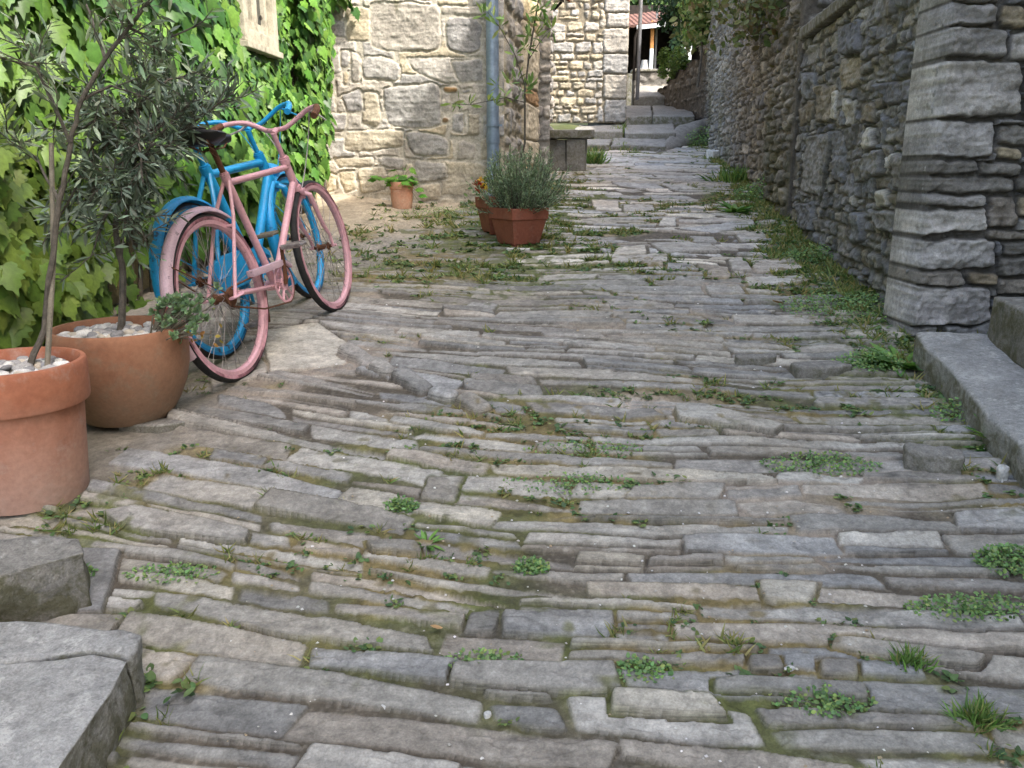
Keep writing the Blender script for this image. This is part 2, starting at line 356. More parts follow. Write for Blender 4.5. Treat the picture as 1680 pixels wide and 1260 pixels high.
# ---------------------------------------------------------------- the lane
def lane():
    rows = []; y = .72
    while y < 17.2: rows.append(y); y += max(.0030, .0024*y if y < 9 else .0216)
    rows = np.array(rows); nc = 1120; c = np.linspace(0, 1, nc)
    xl = np.maximum(-2.75, -(.80*rows+.75)); xr = np.minimum(2.35+.154*(rows-3.9), .80*rows+.75)
    X = xl[:, None]+(xr-xl)[:, None]*c[None, :]; Y = np.repeat(rows[:, None], nc, 1)
    def xs(i0, i1, x0, x1):
        a = xl[i0:i1]; b = xr[i0:i1]-a
        return max(0, int(((x0-a)/b).min()*(nc-1))), min(nc, int(((x1-a)/b).max()*(nc-1))+2)
    R = random.Random(5)
    tones = [lin(154, 151, 146), lin(163, 160, 154), lin(144, 142, 138), lin(156, 151, 143), lin(168, 165, 159), lin(148, 144, 139), lin(138, 137, 135), lin(158, 155, 150), lin(158, 151, 142), lin(146, 146, 146), lin(170, 165, 155)]
    def tone(k=1.0):
        t = R.choice(tones); g = R.uniform(.80, 1.22)*k; return (t[0]*g, t[1]*g, t[2]*g)
    big = []
    def px(pts, h=0): return [tuple(G(a, b)[:2]) for a, b in pts]
    # single stones one can recognise in the photograph
    E = [([(205, 905), (110, 905), (70, 1012), (172, 1012)], .016, .95), ([(430, 552), (520, 535), (600, 580), (560, 600), (440, 612)], .012, 1.12),
         ([(420, 560), (440, 612), (350, 640), (330, 580)], .006, 1.1), ([(165, 850), (230, 838), (415, 876), (405, 900), (300, 888), (200, 872)], .02, .9),
         ([(705, 790), (765, 788), (750, 830), (690, 826)], .014, 1.05), ([(770, 1008), (830, 1008), (818, 1050), (752, 1052)], .012, .98),
         ([(826, 1010), (1010, 1012), (1002, 1062), (826, 1054)], .016, 1.0), ([(745, 1105), (1010, 1100), (1022, 1150), (960, 1158), (735, 1140)], .022, 1.05),
         ([(1170, 1125), (1420, 1130), (1430, 1165), (1330, 1160), (1168, 1148)], .022, .95), ([(1000, 1150), (1160, 1150), (1200, 1190), (1000, 1188)], .024, .95),
         ([(1365, 1052), (1400, 1050), (1620, 1080), (1600, 1105), (1450, 1085), (1360, 1075)], .02, .95), ([(1345, 1090), (1410, 1090), (1410, 1122), (1348, 1122)], .02, .85),
         ([(1230, 1088), (1282, 1086), (1296, 1118), (1232, 1122)], .02, .8), ([(1240, 960), (1345, 960), (1330, 1000), (1255, 998)], .014, 1.0),
         ([(1105, 678), (1150, 676), (1290, 708), (1270, 722), (1110, 700)], .03, 1.0), ([(600, 895), (690, 900), (695, 925), (612, 918)], .024, 1.12)]
    for pts, h, g in E:
        big.append(dict(top=.006, p=px(pts), h=h+.006, bev=.009, round=.004, c=tone(g), tilt=(R.uniform(-.03, .03), R.uniform(-.05, .05))))
    # kerb of thin slabs that runs diagonally from the bicycles into the lane
    kp = [(566, 580), (612, 606), (650, 622), (706, 653), (752, 668), (806, 690)]
    for a, b in zip(kp[:-1], kp[1:]):
        A = G(*a); B = G(*b); d = (B-A).normalized(); n = Vector((-d.y, d.x, 0)); wd = .045
        q = [A+n*wd, A-n*wd, B-n*wd-d*.015, B+n*wd-d*.015]
        big.append(dict(top=.006, p=[tuple(v[:2]) for v in q], h=.045, bev=.02, round=.012, c=tone(1.0), tilt=(0, .15)))
    # pale flags higher up
    for pts in ([(1065, 405), (1160, 402), (1185, 420), (1090, 424)], [(1010, 412), (1060, 410), (1062, 425), (1005, 424)], [(1000, 428), (1095, 424), (1098, 438), (1005, 438)],
                [(1110, 378), (1235, 366), (1240, 376), (1170, 384)], [(1195, 430), (1220, 428), (1240, 450), (1200, 448)], [(1230, 432), (1300, 426), (1320, 448), (1240, 452)],
                [(1160, 450), (1200, 452), (1200, 462), (1158, 462)], [(1220, 460), (1320, 458), (1330, 470), (1230, 476)], [(1155, 476), (1215, 474), (1225, 486), (1160, 486)],
                [(970, 332), (1015, 332), (1015, 344), (972, 343)], [(1022, 338), (1072, 338), (1074, 348), (1022, 348)], [(1085, 362), (1110, 362), (1110, 373), (1080, 372)],
                [(1205, 388), (1250, 384), (1268, 396), (1215, 400)], [(1130, 392), (1172, 392), (1178, 402), (1140, 404)], [(1090, 442), (1130, 440), (1150, 450), (1092, 452)]):
        big.append(dict(top=.02, p=px(pts), h=.024, bev=.012, round=.009, c=tone(1.32), tilt=(R.uniform(-.03, .03), R.uniform(-.03, .03)), big=1))
    bc = [(np.array(b['p']).mean(0), np.array(b['p'])) for b in big]
    def inside(pt, P, m=.0):
        P = P if .5*np.sum(P[:, 0]*np.roll(P[:, 1], -1)-np.roll(P[:, 0], -1)*P[:, 1]) > 0 else P[::-1]
        e = np.roll(P, -1, 0)-P
        return np.all(e[:, 0]*(pt[1]-P[:, 1])-e[:, 1]*(pt[0]-P[:, 0]) > -m*np.hypot(e[:, 0], e[:, 1]))
    def free(pts):
        for cpt, P in bc:
            n = sum(1 for q in pts if abs(q[0]-cpt[0]) < .6 and abs(q[1]-cpt[1]) < .6 and inside(q, P, .004))
            if n >= 3 or (n and inside(pts[0], P)): return False
        return True
    def warp(x, v):                                     # how a course bends across the lane
        g = math.exp(-((v-2.75)/1.0)**2)
        return -.10*x+.33*g*max(0, -x-.05)**1.15-.20*math.exp(-((v-2.2)/.6)**2)*max(0, x-.35)*-1*.6+.028*float(vn(x*1.1, v*.8, 3))
    st = []; v = .45; k = 0
    while v < 17:
        far = v > 5.4
        h = (.050+.0165*min(v, 5))*R.uniform(.70, 1.32)
        if v > 9: h = R.uniform(.20, .34)
        lm = .33+.045*min(v, 6)
        x = -2.9-R.uniform(0, .3); xe = 2.5+.154*(v-3.9)
        f0 = lambda q: v+warp(q, v)+.13*h*float(vn(q*2.6, k*3.7, 8))
        f1 = lambda q: v+h+warp(q, v+h)+.13*h*float(vn(q*2.6, (k+1)*3.7, 8))
        while x < xe:
            L = lm*math.exp(R.gauss(0, .48)); L = min(max(L, h*.8), 1.1)
            gap = R.uniform(.004, .014)*(1.0 if v < 5 else 1.6); xa, xb = x+gap/2, x+L-gap/2; x += L
            ya = .5*(f0(xa)+f1(xa))
            if (xa > .85*ya+.95) or (xb < -.85*ya-.95): continue
            sk = R.uniform(-.25, .25)*h
            gv = R.uniform(.003, .010)*(1 if v < 5 else 1.6)
            xm = .5*(xa+xb)+R.uniform(-.2, .2)*L
            P = [(xa+sk, f0(xa+sk)+gv/2), (xm, f0(xm)+gv/2-R.uniform(0, .05)*h), (xb+sk*.5, f0(xb)+gv/2), (xb-sk, f1(xb-sk)-gv/2), (xm, f1(xm)-gv/2+R.uniform(0, .06)*h), (xa-sk*.5, f1(xa-sk)-gv/2)]
            if R.random() < .3: q = R.uniform(.1, .4)*h; P[0] = (P[0][0], P[0][1]+q)
            if R.random() < .3: q = R.uniform(.1, .4)*h; P[3] = (P[3][0], P[3][1]-q)
            cx, cy = .5*(xa+xb), .25*(P[0][1]+P[2][1]+P[3][1]+P[5][1])
            # the strip of beaten earth and rock along the left house, and in front of the far wall
            if cx < -1.30-.22*math.sin(cy*1.7)+.10*(cy-3)*(cy > 4.2)*1.2 and cy > 2.35: continue
            if cy > 6.75+.55*(cx+1.2) and cx < -.35: continue
            if R.random() < (.016 if v < 5.3 else (.17 if v < 10 and cx > .25 else .08)): continue
            mossy = cx < .1 and cy > 4.6
            if mossy and R.random() < .12: continue
            hh = R.uniform(.010, .022)*(1 if v < 5 else 1.15); g = 1.0
            flag = v > 5.3 and v < 10 and cx > .25+.1*(v-5.3)*0
            if flag: g = R.choice((1.1, 1.3, 1.5, 1.65))
            if v > 10: g = 1.3
            if mossy: g = .82; hh *= .75
            tl = (R.uniform(-.02, .02), R.uniform(-.10, .14))
            if flag: cm = np.array(P).mean(0); P = [tuple(cm+(np.array(q)-cm)*R.uniform(.72, .98)+np.array([R.uniform(-.03, .03), R.uniform(-.02, .02)])) for q in P]
            base = dict(h=hh, bev=R.uniform(.003, .008), round=R.uniform(.0015, .0045), c=tone(g), tilt=tl)
            if R.random() < (.28 if v < 2.4 else .45) and v < 5.6:               # split bed: two slivers with a slanting line between
                a = R.uniform(.3, .7); bq = a+R.uniform(-.22, .22)
                la = tuple(np.array(P[0])*(1-a)+np.array(P[5])*a); lb = tuple(np.array(P[2])*(1-bq)+np.array(P[3])*bq)
                e = R.uniform(.001, .006); dz = R.uniform(-.010, .010)
                st.append(dict(base, p=[P[0], P[1], P[2], (lb[0], lb[1]-e), (la[0], la[1]-e)], bev=.009))
                st.append(dict(base, p=[(la[0], la[1]+e), (lb[0], lb[1]+e), P[3], P[4], P[5]], h=hh+dz, c=tone(g), bev=.009))
            else:
                if R.random() < .35: base['step'] = (R.uniform(-.15, .15), R.uniform(.003, .009), R.uniform(-.25, .3)*h)
                st.append(dict(base, p=P))
        v += h; k += 1
    wx = .012*fbm(X*8, Y*8, 21, 3); wy = .009*fbm(X*6, Y*6, 23, 3)+.002*ss(.1, .3, fbm(X*11, Y*11, 25, 2))*vn(X*24, Y*24, 24)
    H, D, C = raster(X, Y, rows, xs, st+big, wx, wy)
    mask = ss(0, .006, D)
    # strata run along the stones; pits; chips
    strat = fbm(X*4, Y*55+X*6, 31, 3); pit = fbm(X*30, Y*30, 33, 4); ch = fbm(X*13, Y*13, 35, 3)
    inn = ss(.002, .016, D); H = H+mask*(.0012*strat+.0020*pit*inn+.003*ch)
    # old worn strata: some stones lose a flake
    fl = ss(.22, .25, fbm(X*5+3, Y*16, 41, 4)); H -= mask*fl*.004; fl2 = ss(.30, .32, fbm(X*9, Y*22+5, 43, 4)); H -= mask*fl2*.003
    jn = fbm(X*25, Y*25, 51, 3); grit = np.clip(vn(X*95, Y*95, 52)-.25, 0, 1)
    patch = fbm(X*1.3, Y*1.3, 61, 4); patch2 = fbm(X*3.1, Y*3.1, 63, 3)
    moss_zone = ss(4.3, 5.6, Y)*ss(.7, -.1, X-.15*(Y-6))*ss(-1.7, -1.0, X)*.8+ss(1.2, 2.1, X-.154*(Y-3.9)+.1)*ss(2.0, 3.6, Y)*.9
    moss_zone += ss(9.5, 5.8, Y)*ss(4.8, 5.8, Y)*.35
    moss_zone += .7*ss(.26, .05, np.abs(X+.80))*ss(2.05, 1.5, Y)+.7*ss(.3, .05, np.hypot(X+1.2, Y-2.1))
    mo = np.clip(ss(-.12, .30, patch*.7+patch2*.6+moss_zone*.55-.02), 0, 1)
    H = np.where(mask > .5, H, H*0+.0015+.003*jn+.0022*grit+.010*mo*np.clip(.5+fbm(X*40, Y*40, 53, 2), 0, 1)+.003)
    # colours
    gcol = lambda r, g, b: np.array(lin(r, g, b))[None, None, :]
    dirt = gcol(92, 84, 72)*(1+.35*jn[..., None])+gcol(150, 142, 130)*grit[..., None]*.45
    pale = ss(.08, .42, patch2-.35*patch)
    dirt = dirt*(1-.6*pale[..., None])+gcol(182, 168, 152)*.6*pale[..., None]
    mossc = gcol(94, 98, 56)*(1-ss(-.1, .4, patch2)[..., None])+gcol(122, 108, 72)*ss(-.1, .4, patch2)[..., None]
    mossc = mossc*(1+.5*jn[..., None])
    J = dirt*(1-mo[..., None])+mossc*mo[..., None]
    # beaten earth / concrete by the houses
    be = ss(-1.15, -1.4, X+.22*np.sin(Y*1.7)-.10*(Y-3)*(Y > 4.2)*1.2+.12*patch2)*ss(2.2, 2.5, Y)
    be = np.maximum(be, ss(6.6, 6.95, Y-.55*(X+1.2)+.25*patch2)*ss(-.3, -.55, X+.1*patch2))
    farm = ss(6.5, 7.2, Y)
    conc = (gcol(140, 134, 124)*(1-farm[..., None])+gcol(170, 158, 138)*farm[..., None])*(1+.22*patch2[..., None]+.2*pit[..., None])
    bm_ = ss(.2, .45, patch+.5*patch2)*.7
    conc = conc*(1-bm_[..., None])+mossc*bm_[..., None]
    J = J*(1-be[..., None])+conc*be[..., None]
    sand = np.exp(-(((X-G(1435, 770).x)/.13)**2+((Y-G(1435, 770).y)/.10)**2)*1.2)+np.exp(-(((X-G(1040, 668).x)/.2)**2+((Y-G(1040, 668).y)/.08)**2))
    sand = np.clip(sand+.25*patch2*(sand > .05), 0, 1)[..., None]; J = J*(1-sand)+gcol(186, 172, 158)*(1+.12*jn[..., None])*sand
    fine = vn(X*170, Y*170, 91)+.6*vn(X*330, Y*330, 92); hair = ss(.045, .0, np.abs(fbm(X*3.2, Y*9, 95, 3)))*ss(.1, .4, fbm(X*1.7, Y*1.7, 96, 2))
    S = C*(1+inn*(.20*strat+.26*pit+.10*fine-.45*hair)+.18*ch)[..., None]
    lich = ss(.30, .42, fbm(X*11, Y*11, 71, 4))*ss(.05, .35, fbm(X*.9+9, Y*.9, 73, 2)); S = S*(1-.6*lich[..., None])+gcol(178, 175, 168)*.6*lich[..., None]
    warm = ss(.0, .5, fbm(X*2.2, Y*2.2, 75, 3)); S = S*(1-warm[..., None]*np.array([0, .03, .07]))*np.array([1.0, .985, .945])
    creep = mo*ss(.10, .42, fbm(X*16, Y*16, 77, 3)+.55*(moss_zone-.45))*.75; S = S*(1-creep[..., None])+mossc*creep[..., None]
    edge = ss(.016, .002, D)*.35; S = S*(1-edge[..., None])+J*edge[..., None]
    Cc = S*mask[..., None]+J*(1-mask[..., None])
    Z = ground(X, Y)+H+.010*fbm(X*2.5, Y*2.5, 81, 2)
    V = np.stack([X, Y, Z], -1).reshape(-1, 3)
    o = npmesh('lane', V, grid_faces(len(rows), nc), M['lane'], None, np.clip(Cc, .005, 1).reshape(-1, 3)); o['kind'] = 'structure'
    # green tufts in the joints: positions where the joints are mossy
    dens = (1-ss(0, .004, D))*(ss(.25, .8, mo)+.05)*(.15+ss(-.1, .45, patch2+.5*moss_zone))*(1-.75*be)
    dx = (xr-xl)/(nc-1); dy = np.gradient(rows); pr = dens*(dx*dy)[:, None]*(1+.5*moss_zone)*(1-.72*ss(4.4, 5.4, Y)*ss(.6, -.2, X-.15*(Y-6)))
    near = ss(9.5, 6.0, Y)*.7+.3; pr = (pr*near).ravel(); pr /= pr.sum()
    idx = RNG.choice(len(pr), 5200, p=pr)
    k = 1500; yv = RNG.uniform(2.0, 14.5, k)**1.0; xv = 1.93+.152*(yv-3.9)-np.abs(RNG.normal(0, .13, k))*(1+.5*vn(yv*1.3, yv*0, 3)); kk = (vn(yv*1.1, yv*0, 5) > -.45) & (yv > 3.4) | (RNG.uniform(size=k) < .25)
    xv = np.where(yv < 3.6, 1.72-np.abs(RNG.normal(0, .05, k)), xv); vp = np.stack([xv, yv, ground(xv, yv)+.012], -1)[kk]
    return np.concatenate([V[idx], vp]), np.concatenate([moss_zone.ravel()[idx], np.full(len(vp), 1.6)])
WEED_POS, WEED_ZONE = lane()
def sheet():                                             # the hill itself, below the paving and far beyond it
    xs = np.concatenate([np.linspace(-180, -8, 14), np.linspace(-6, 9, 22), np.linspace(12, 180, 14)])
    ys = np.concatenate([np.linspace(-60, -1, 10), np.linspace(0, 20, 24), np.linspace(24, 260, 20)])
    X, Y = np.meshgrid(xs, ys); Z = SLOPE*Y-.09+np.maximum(0, Y-18)*.10*ss(18, 60, Y)
    Z = Z+.5*ss(10, 40, np.abs(X))*fbm(X*.05, Y*.05, 3, 2)-.03
    o = npmesh('terrain', np.stack([X, Y, Z], -1).reshape(-1, 3), grid_faces(len(ys), len(xs)), M['earth']); o['kind'] = 'structure'
sheet()
# ---------------------------------------------------------------- leaves
def scatter(name, tv, tf, pos, tip, nrm, scale, col, mat, parent=None):
    pos = np.asarray(pos, float); tip = np.asarray(tip, float); nrm = np.asarray(nrm, float); scale = np.asarray(scale, float)
    y = tip/np.linalg.norm(tip, axis=1)[:, None]
    z = nrm-np.sum(nrm*y, 1)[:, None]*y; z /= np.linalg.norm(z, axis=1)[:, None]+1e-9; x = np.cross(y, z)
    tv = np.asarray(tv, float); S = scale[:, None] if scale.ndim == 1 else scale
    if S.shape[1] == 1: S = np.repeat(S, 3, 1)
    V = pos[:, None, :]+tv[None, :, 0:1]*x[:, None, :]*S[:, None, 0:1]+tv[None, :, 1:2]*y[:, None, :]*S[:, None, 1:2]+tv[None, :, 2:3]*z[:, None, :]*S[:, None, 2:3]
    tf = np.asarray(tf); Fc = tf[None]+(np.arange(len(pos))*len(tv))[:, None, None]
    c = np.repeat(np.asarray(col)[:, None, :], len(tv), 1)
    return npmesh(name, V.reshape(-1, 3), Fc.reshape(-1, tf.shape[1]), mat, parent, c.reshape(-1, 3), smooth=True)
def lobed():                                             # five-lobed vine leaf, folded along the midrib
    half = [(0, 0), (.10, -.07), (.28, -.10), (.40, .02), (.34, .12), (.52, .30), (.37, .36), (.40, .50), (.24, .52), (.20, .70), (.09, .76), (0, 1.0)]
    v = [(0, .32, .0)]+[(x, y, -.22*x-.16*y*y) for x, y in half]+[(-x, y, -.22*x-.16*y*y) for x, y in half[1:-1][::-1]]
    n = len(v)-1
    return v, [(0, 1+i, 1+(i+1) % n) for i in range(n)]
def lance(w=.16, bend=-.12):                             # narrow leaf
    v = [(0, 0, 0), (w*.7, .25, .02), (w, .5, .02+bend*.3), (w*.6, .8, bend*.7), (0, 1, bend), (-w*.6, .8, bend*.7), (-w, .5, .02+bend*.3), (-w*.7, .25, .02), (0, .5, -.03+bend*.3)]
    return v, [(8, i, (i+1) % 8) for i in range(8)]
def blade(w=.07, bend=-.35):
    v = [(-w, 0, 0), (w, 0, 0), (-w*.8, .5, bend*.25), (w*.8, .5, bend*.25), (0, 1, bend)]
    return v, [(0, 1, 3), (0, 3, 2), (2, 3, 4)]
def ovate(w=.3, bend=-.2):
    v = [(0, 0, 0), (w*.75, .22, .05), (w, .5, .04+bend*.3), (w*.62, .8, bend*.7), (0, 1, bend), (-w*.62, .8, bend*.7), (-w, .5, .04+bend*.3), (-w*.75, .22, .05), (0, .5, -.05+bend*.3)]
    return v, [(8, i, (i+1) % 8) for i in range(8)]
def cols(base, n, var=.25, hue=.12):
    b = np.array([lin(*c) for c in base]); k = RNG.integers(0, len(b), n)
    return b[k]*RNG.uniform(1-var, 1+var, (n, 1))*RNG.uniform(1-hue, 1+hue, (n, 3))
def unit(n): v = RNG.normal(size=(n, 3)); return v/np.linalg.norm(v, axis=1)[:, None]
# ---------------------------------------------------------------- masonry walls
def mondrian(u0, u1, v0, v1, hmin, hmax, asp, R, out, gap=.012, jit=.18, skip=None):
    """irregular courses of unequal blocks"""
    v = v0; k = 0
    while v < v1-.02:
        h = R.uniform(hmin, hmax)
        if v1-v-h < hmin*.6: h = v1-v
        u = u0-R.uniform(0, hmax)
        while u < u1:
            L = h*R.uniform(asp[0], asp[1]); ue = u+L
            if ue > u1-.04: ue = u1
            n = 1 if h < hmin*1.35 or R.random() < .55 else 2
            cuts = [v, v+h] if n == 1 else [v, v+h*R.uniform(.35, .65), v+h]
            for a, b in zip(cuts[:-1], cuts[1:]):
                segs = [(max(u, u0), ue)]
                if n == 2 and L > h*1.1 and R.random() < .5: m = u+L*R.uniform(.35, .65); segs = [(max(u, u0), m), (m, ue)] if m > u0+.03 else segs
                for p, q in segs:
                    if q-p < .02: continue
                    hh = b-a; j = lambda s=1.0: R.uniform(-jit, jit)*min(hh, q-p)*.5*s
                    g = gap*R.uniform(.5, 1.6)/2
                    P = [(p+g+abs(j()), a+g+j(.6)), (.5*(p+q)+j(2), a+g+j(.5)), (q-g-abs(j()), a+g+j(.6)), (q-g-abs(j(.8)), b-g+j(.6)), (.5*(p+q)+j(2), b-g+j(.5)), (p+g+abs(j(.8)), b-g+j(.6))]
                    if skip and skip(.5*(p+q), .5*(a+b), (p, a, q, b)): continue
                    out.append(P)
            u = ue
            if ue >= u1: break
        v += h; k += 1
    return out
def wall_mesh(name, origin, udir, U, Vv, stones, mat, parent=None, mortar=(150, 142, 128), mvar=.25, warp=.012, rough=.006, thick=.4, bulge=0, seed=0, tint=None, topfn=None, strat=True, botfn=None, mort_fill=0.0):
    """heightfield of stones on a vertical wall; U,Vv = sample positions along and up the wall"""
    U = np.asarray(U); Vv = np.asarray(Vv); X, Y = np.meshgrid(U, Vv)
    wx = warp*fbm(X*7, Y*7, seed+1, 3)+warp*.35*vn(X*31, Y*31, seed+2); wy = warp*fbm(X*7, Y*7, seed+3, 3)+warp*.35*vn(X*31, Y*31, seed+4)
    xs = lambda i0, i1, a, b: (max(0, np.searchsorted(U, a)-1), min(len(U), np.searchsorted(U, b)+1))
    H, D, C = raster(X, Y, Vv, xs, stones, wx, wy)
    m = ss(0, .008, D); n1 = fbm(X*10, Y*12, seed+5, 5, .6); n2 = fbm(X*3, Y*38, seed+6, 3); n3 = fbm(X*26, Y*26, seed+9, 4, .6)
    rg = ridge(X*6, Y*9, seed+12, 3)
    H = H*(1+.0)+m*(rough*1.5*n1+rough*.7*n2+rough*.8*n3+rough*.8*(rg-.3))+(1-m)*(.006*n3+.004*n1+mort_fill)
    if bulge: H = H+bulge*fbm(X*.9, Y*.9, seed+7, 2)
    mc = np.array(lin(*mortar))[None, None]*(1+mvar*n1+mvar*.8*n3)[..., None]
    S = C*(1+.26*n1+.16*n2+.16*n3)[..., None]
    col = S*m[..., None]+mc*(1-m[..., None])
    if tint is not None: col = tint(X, Y, col, m, n1)
    u = Vector(udir).normalized(); nn = u.cross(Vector((0, 0, 1))); O = Vector(origin)
    Yz = Y.copy()
    if topfn is not None: tp = topfn(X[0]); Yz = np.minimum(Yz, tp[None, :])
    Px = O.x+u.x*X+nn.x*H; Py_ = O.y+u.y*X+nn.y*H; Pz = O.z+Yz
    Vt = np.stack([Px, Py_, Pz], -1); nr, ncol = X.shape
    Fc = grid_faces(nr, ncol)
    # give the wall its thickness: rim and back
    idx = np.arange(nr*ncol).reshape(nr, ncol)
    rim = np.concatenate([idx[0, :], idx[1:, -1], idx[-1, -2::-1], idx[-2:0:-1, 0]])
    flat = Vt.reshape(-1, 3); back = flat[rim]-np.array(nn)[None]*thick
    hb = H.reshape(-1)[rim]; back = back-np.array(nn)[None]*hb[:, None]
    o = len(flat); k = len(rim); r2 = np.roll(np.arange(k), -1)
    Fr = np.stack([rim, np.arange(k)+o, r2+o, rim[r2]], -1)
    V = np.concatenate([flat, back]); colf = np.concatenate([col.reshape(-1, 3), col.reshape(-1, 3)[rim]])
    # back face: quads between mirrored columns of the rim (bottom row against top row)
    nb = ncol
    bot = np.arange(0, nb)+o; top = np.arange(nb+nr-2, nb+nr-2+nb)[::-1]+o
    Fb = np.stack([bot[:-1], top[:-1], top[1:], bot[1:]], -1)
    return npmesh(name, V, np.concatenate([Fc, Fr, Fb]), mat, parent, np.clip(colf, .004, 1))
def steps_lin(a, b, d): return np.linspace(a, b, max(2, int(round((b-a)/d))+1))
# ================================================================ setting: houses and walls
LD = Vector((.152, .988, 0)).normalized()                # direction of the lane
YF = 8.7                                                 # the wall that faces us
R1 = random.Random(3)
def rc(cs, lo=.8, hi=1.15, R=R1):
    c = lin(*R.choice(cs)); g = R.uniform(lo, hi); return (c[0]*g, c[1]*g, c[2]*g)
GREYS = [(172, 168, 162), (182, 176, 167), (164, 161, 156), (186, 178, 165), (176, 169, 158)]
YELLS = [(194, 180, 154), (188, 176, 152), (200, 188, 164), (180, 170, 150)]
stone_house = empty('stone_house', (-.9, YF, gz(-.9, YF)), 'stone house with big weathered blocks, its sunlit wall behind the small clay pot', 'house')
def at_house(o): o.parent = stone_house; o.matrix_parent_inverse = Matrix.Translation(-stone_house.location); return o
def facing_wall():
    u0 = -1.98; O = (u0, YF, 0)
    def uv(cx, cy): p = PY(520+cx/3, cy/3, YF); return (p.x-u0, p.z)
    big = [([(268, 20), (450, 10), (600, 30), (612, 225), (570, 255), (330, 252), (272, 220)], 'g'), ([(636, 90), (780, 82), (814, 130), (805, 245), (740, 266), (650, 240), (630, 160)], 'd'),
           ([(606, 30), (820, 38), (830, 75), (610, 72)], 'g'), ([(448, 292), (810, 282), (820, 405), (620, 412), (480, 350)], 'g'), ([(222, 280), (340, 276), (412, 330), (410, 398), (232, 388)], 'g'),
           ([(330, 432), (580, 412), (608, 450), (608, 615), (520, 636), (362, 618), (332, 560)], 'g'), ([(150, 642), (420, 642), (424, 718), (190, 748), (132, 738)], 'y'), ([(442, 648), (600, 662), (648, 690), (644, 764), (482, 764), (442, 700)], 'g'),
           ([(232, 452), (298, 450), (318, 600), (290, 628), (222, 600)], 'y'), ([(166, 252), (218, 282), (214, 408), (172, 408)], 'g'), ([(612, 430), (700, 430), (698, 458), (622, 460)], 'b'), ([(662, 560), (726, 552), (718, 655), (662, 640)], 'g'),
           ([(105, 850), (188, 842), (198, 925), (140, 948)], 'y'), ([(82, 782), (280, 772), (278, 818), (102, 822)], 'y'), ([(200, 830), (330, 820), (350, 930), (215, 950)], 'y'), ([(300, 770), (430, 775), (425, 840), (310, 815)], 'g'),
           ([(480, 790), (630, 800), (640, 880), (500, 900)], 'g'), ([(725, 560), (742, 545), (740, 640), (728, 650)], 'w'), ([(700, 445), (762, 440), (756, 462), (706, 462)], 'd'), ([(610, 575), (650, 572), (648, 602), (614, 604)], 'b'),
           ([(120, 250), (160, 248), (160, 330), (122, 340)], 'd'), ([(130, 350), (160, 352), (160, 420), (135, 420)], 'y'), ([(120, 470), (215, 440), (235, 540), (150, 555)], 'd'), ([(660, 300), (812, 288), (818, 400), (700, 405)], 'g'),
           ([(140, 30), (262, 40), (262, 200), (150, 200)], 'y'), ([(60, 560), (150, 560), (140, 640), (60, 650)], 'd'), ([(500, 910), (610, 900), (608, 985), (510, 990)], 'y'), ([(20, 850), (95, 860), (95, 940), (20, 950)], 'y')]
    pal = dict(g=GREYS, d=[(146, 143, 140), (154, 150, 146)], y=YELLS, b=[(164, 132, 92), (150, 122, 92)], w=[(226, 222, 214)])
    st = []; boxes = []
    for pts, k in big:
        P = [uv(*q) for q in pts]; A = np.array(P)
        st.append(dict(top=.016, p=P, h=R1.uniform(.010, .018), bev=.03, round=.014, c=rc(pal[k], .92, 1.08), tilt=(R1.uniform(-.05, .05), R1.uniform(-.05, .05))))
        boxes.append((A[:, 0].min(), A[:, 0].max(), A[:, 1].min(), A[:, 1].max()))
    def skip(cu, cv, q):
        return any(a-.02 < cu < b+.02 and c-.02 < cv < d+.02 for a, b, c, d in boxes) or any(min(q[2], b)-max(q[0], a) > .05 and min(q[3], d)-max(q[1], c) > .04 for a, b, c, d in boxes) or R1.random() < .25
    for P in mondrian(0, 2.1, .45, 6, .20, .40, (.9, 2.1), R1, [], .014, .25):
        st.insert(0, dict(p=P, h=R1.uniform(.006, .016), bev=.028, round=.008, c=rc(GREYS+GREYS+YELLS, .9, 1.06)))
    def tint(X, Y, col, m, n1):
        yl = ss(1.35, .75, Y+.25*fbm(X*2, Y*2, 9, 2))*.38                       # yellower, salt-worn foot
        col = col*(1-yl[..., None])+np.array(lin(192, 179, 152))[None, None]*(1+.3*n1)[..., None]*yl[..., None]
        gr = ss(.1, .5, fbm(X*1.5+4, Y*1.2, 12, 3))[..., None]*.35
        col = col*(1-gr)+np.array(lin(150, 146, 138))[None, None]*(1+.3*n1)[..., None]*gr
        ms = ss(2.0, 2.6, Y)*ss(.25, .5, fbm(X*5, Y*2, 14, 3)); col = col*(1-.6*ms[..., None])+np.array(lin(110, 108, 62))[None, None]*.6*ms[..., None]
        return col
    V = np.concatenate([steps_lin(.45, 2.85, .0075), np.linspace(2.9, 6.2, 50)])
    o = wall_mesh('wall', O, (1, 0, 0), steps_lin(0, 1.90, .0075), V, st, M['wall_pale'], None, (186, 179, 164), .16, .014, .006, .45, .02, 100, tint)
    at_house(o)
facing_wall()
CORNER = Vector((-.08, YF, 0))
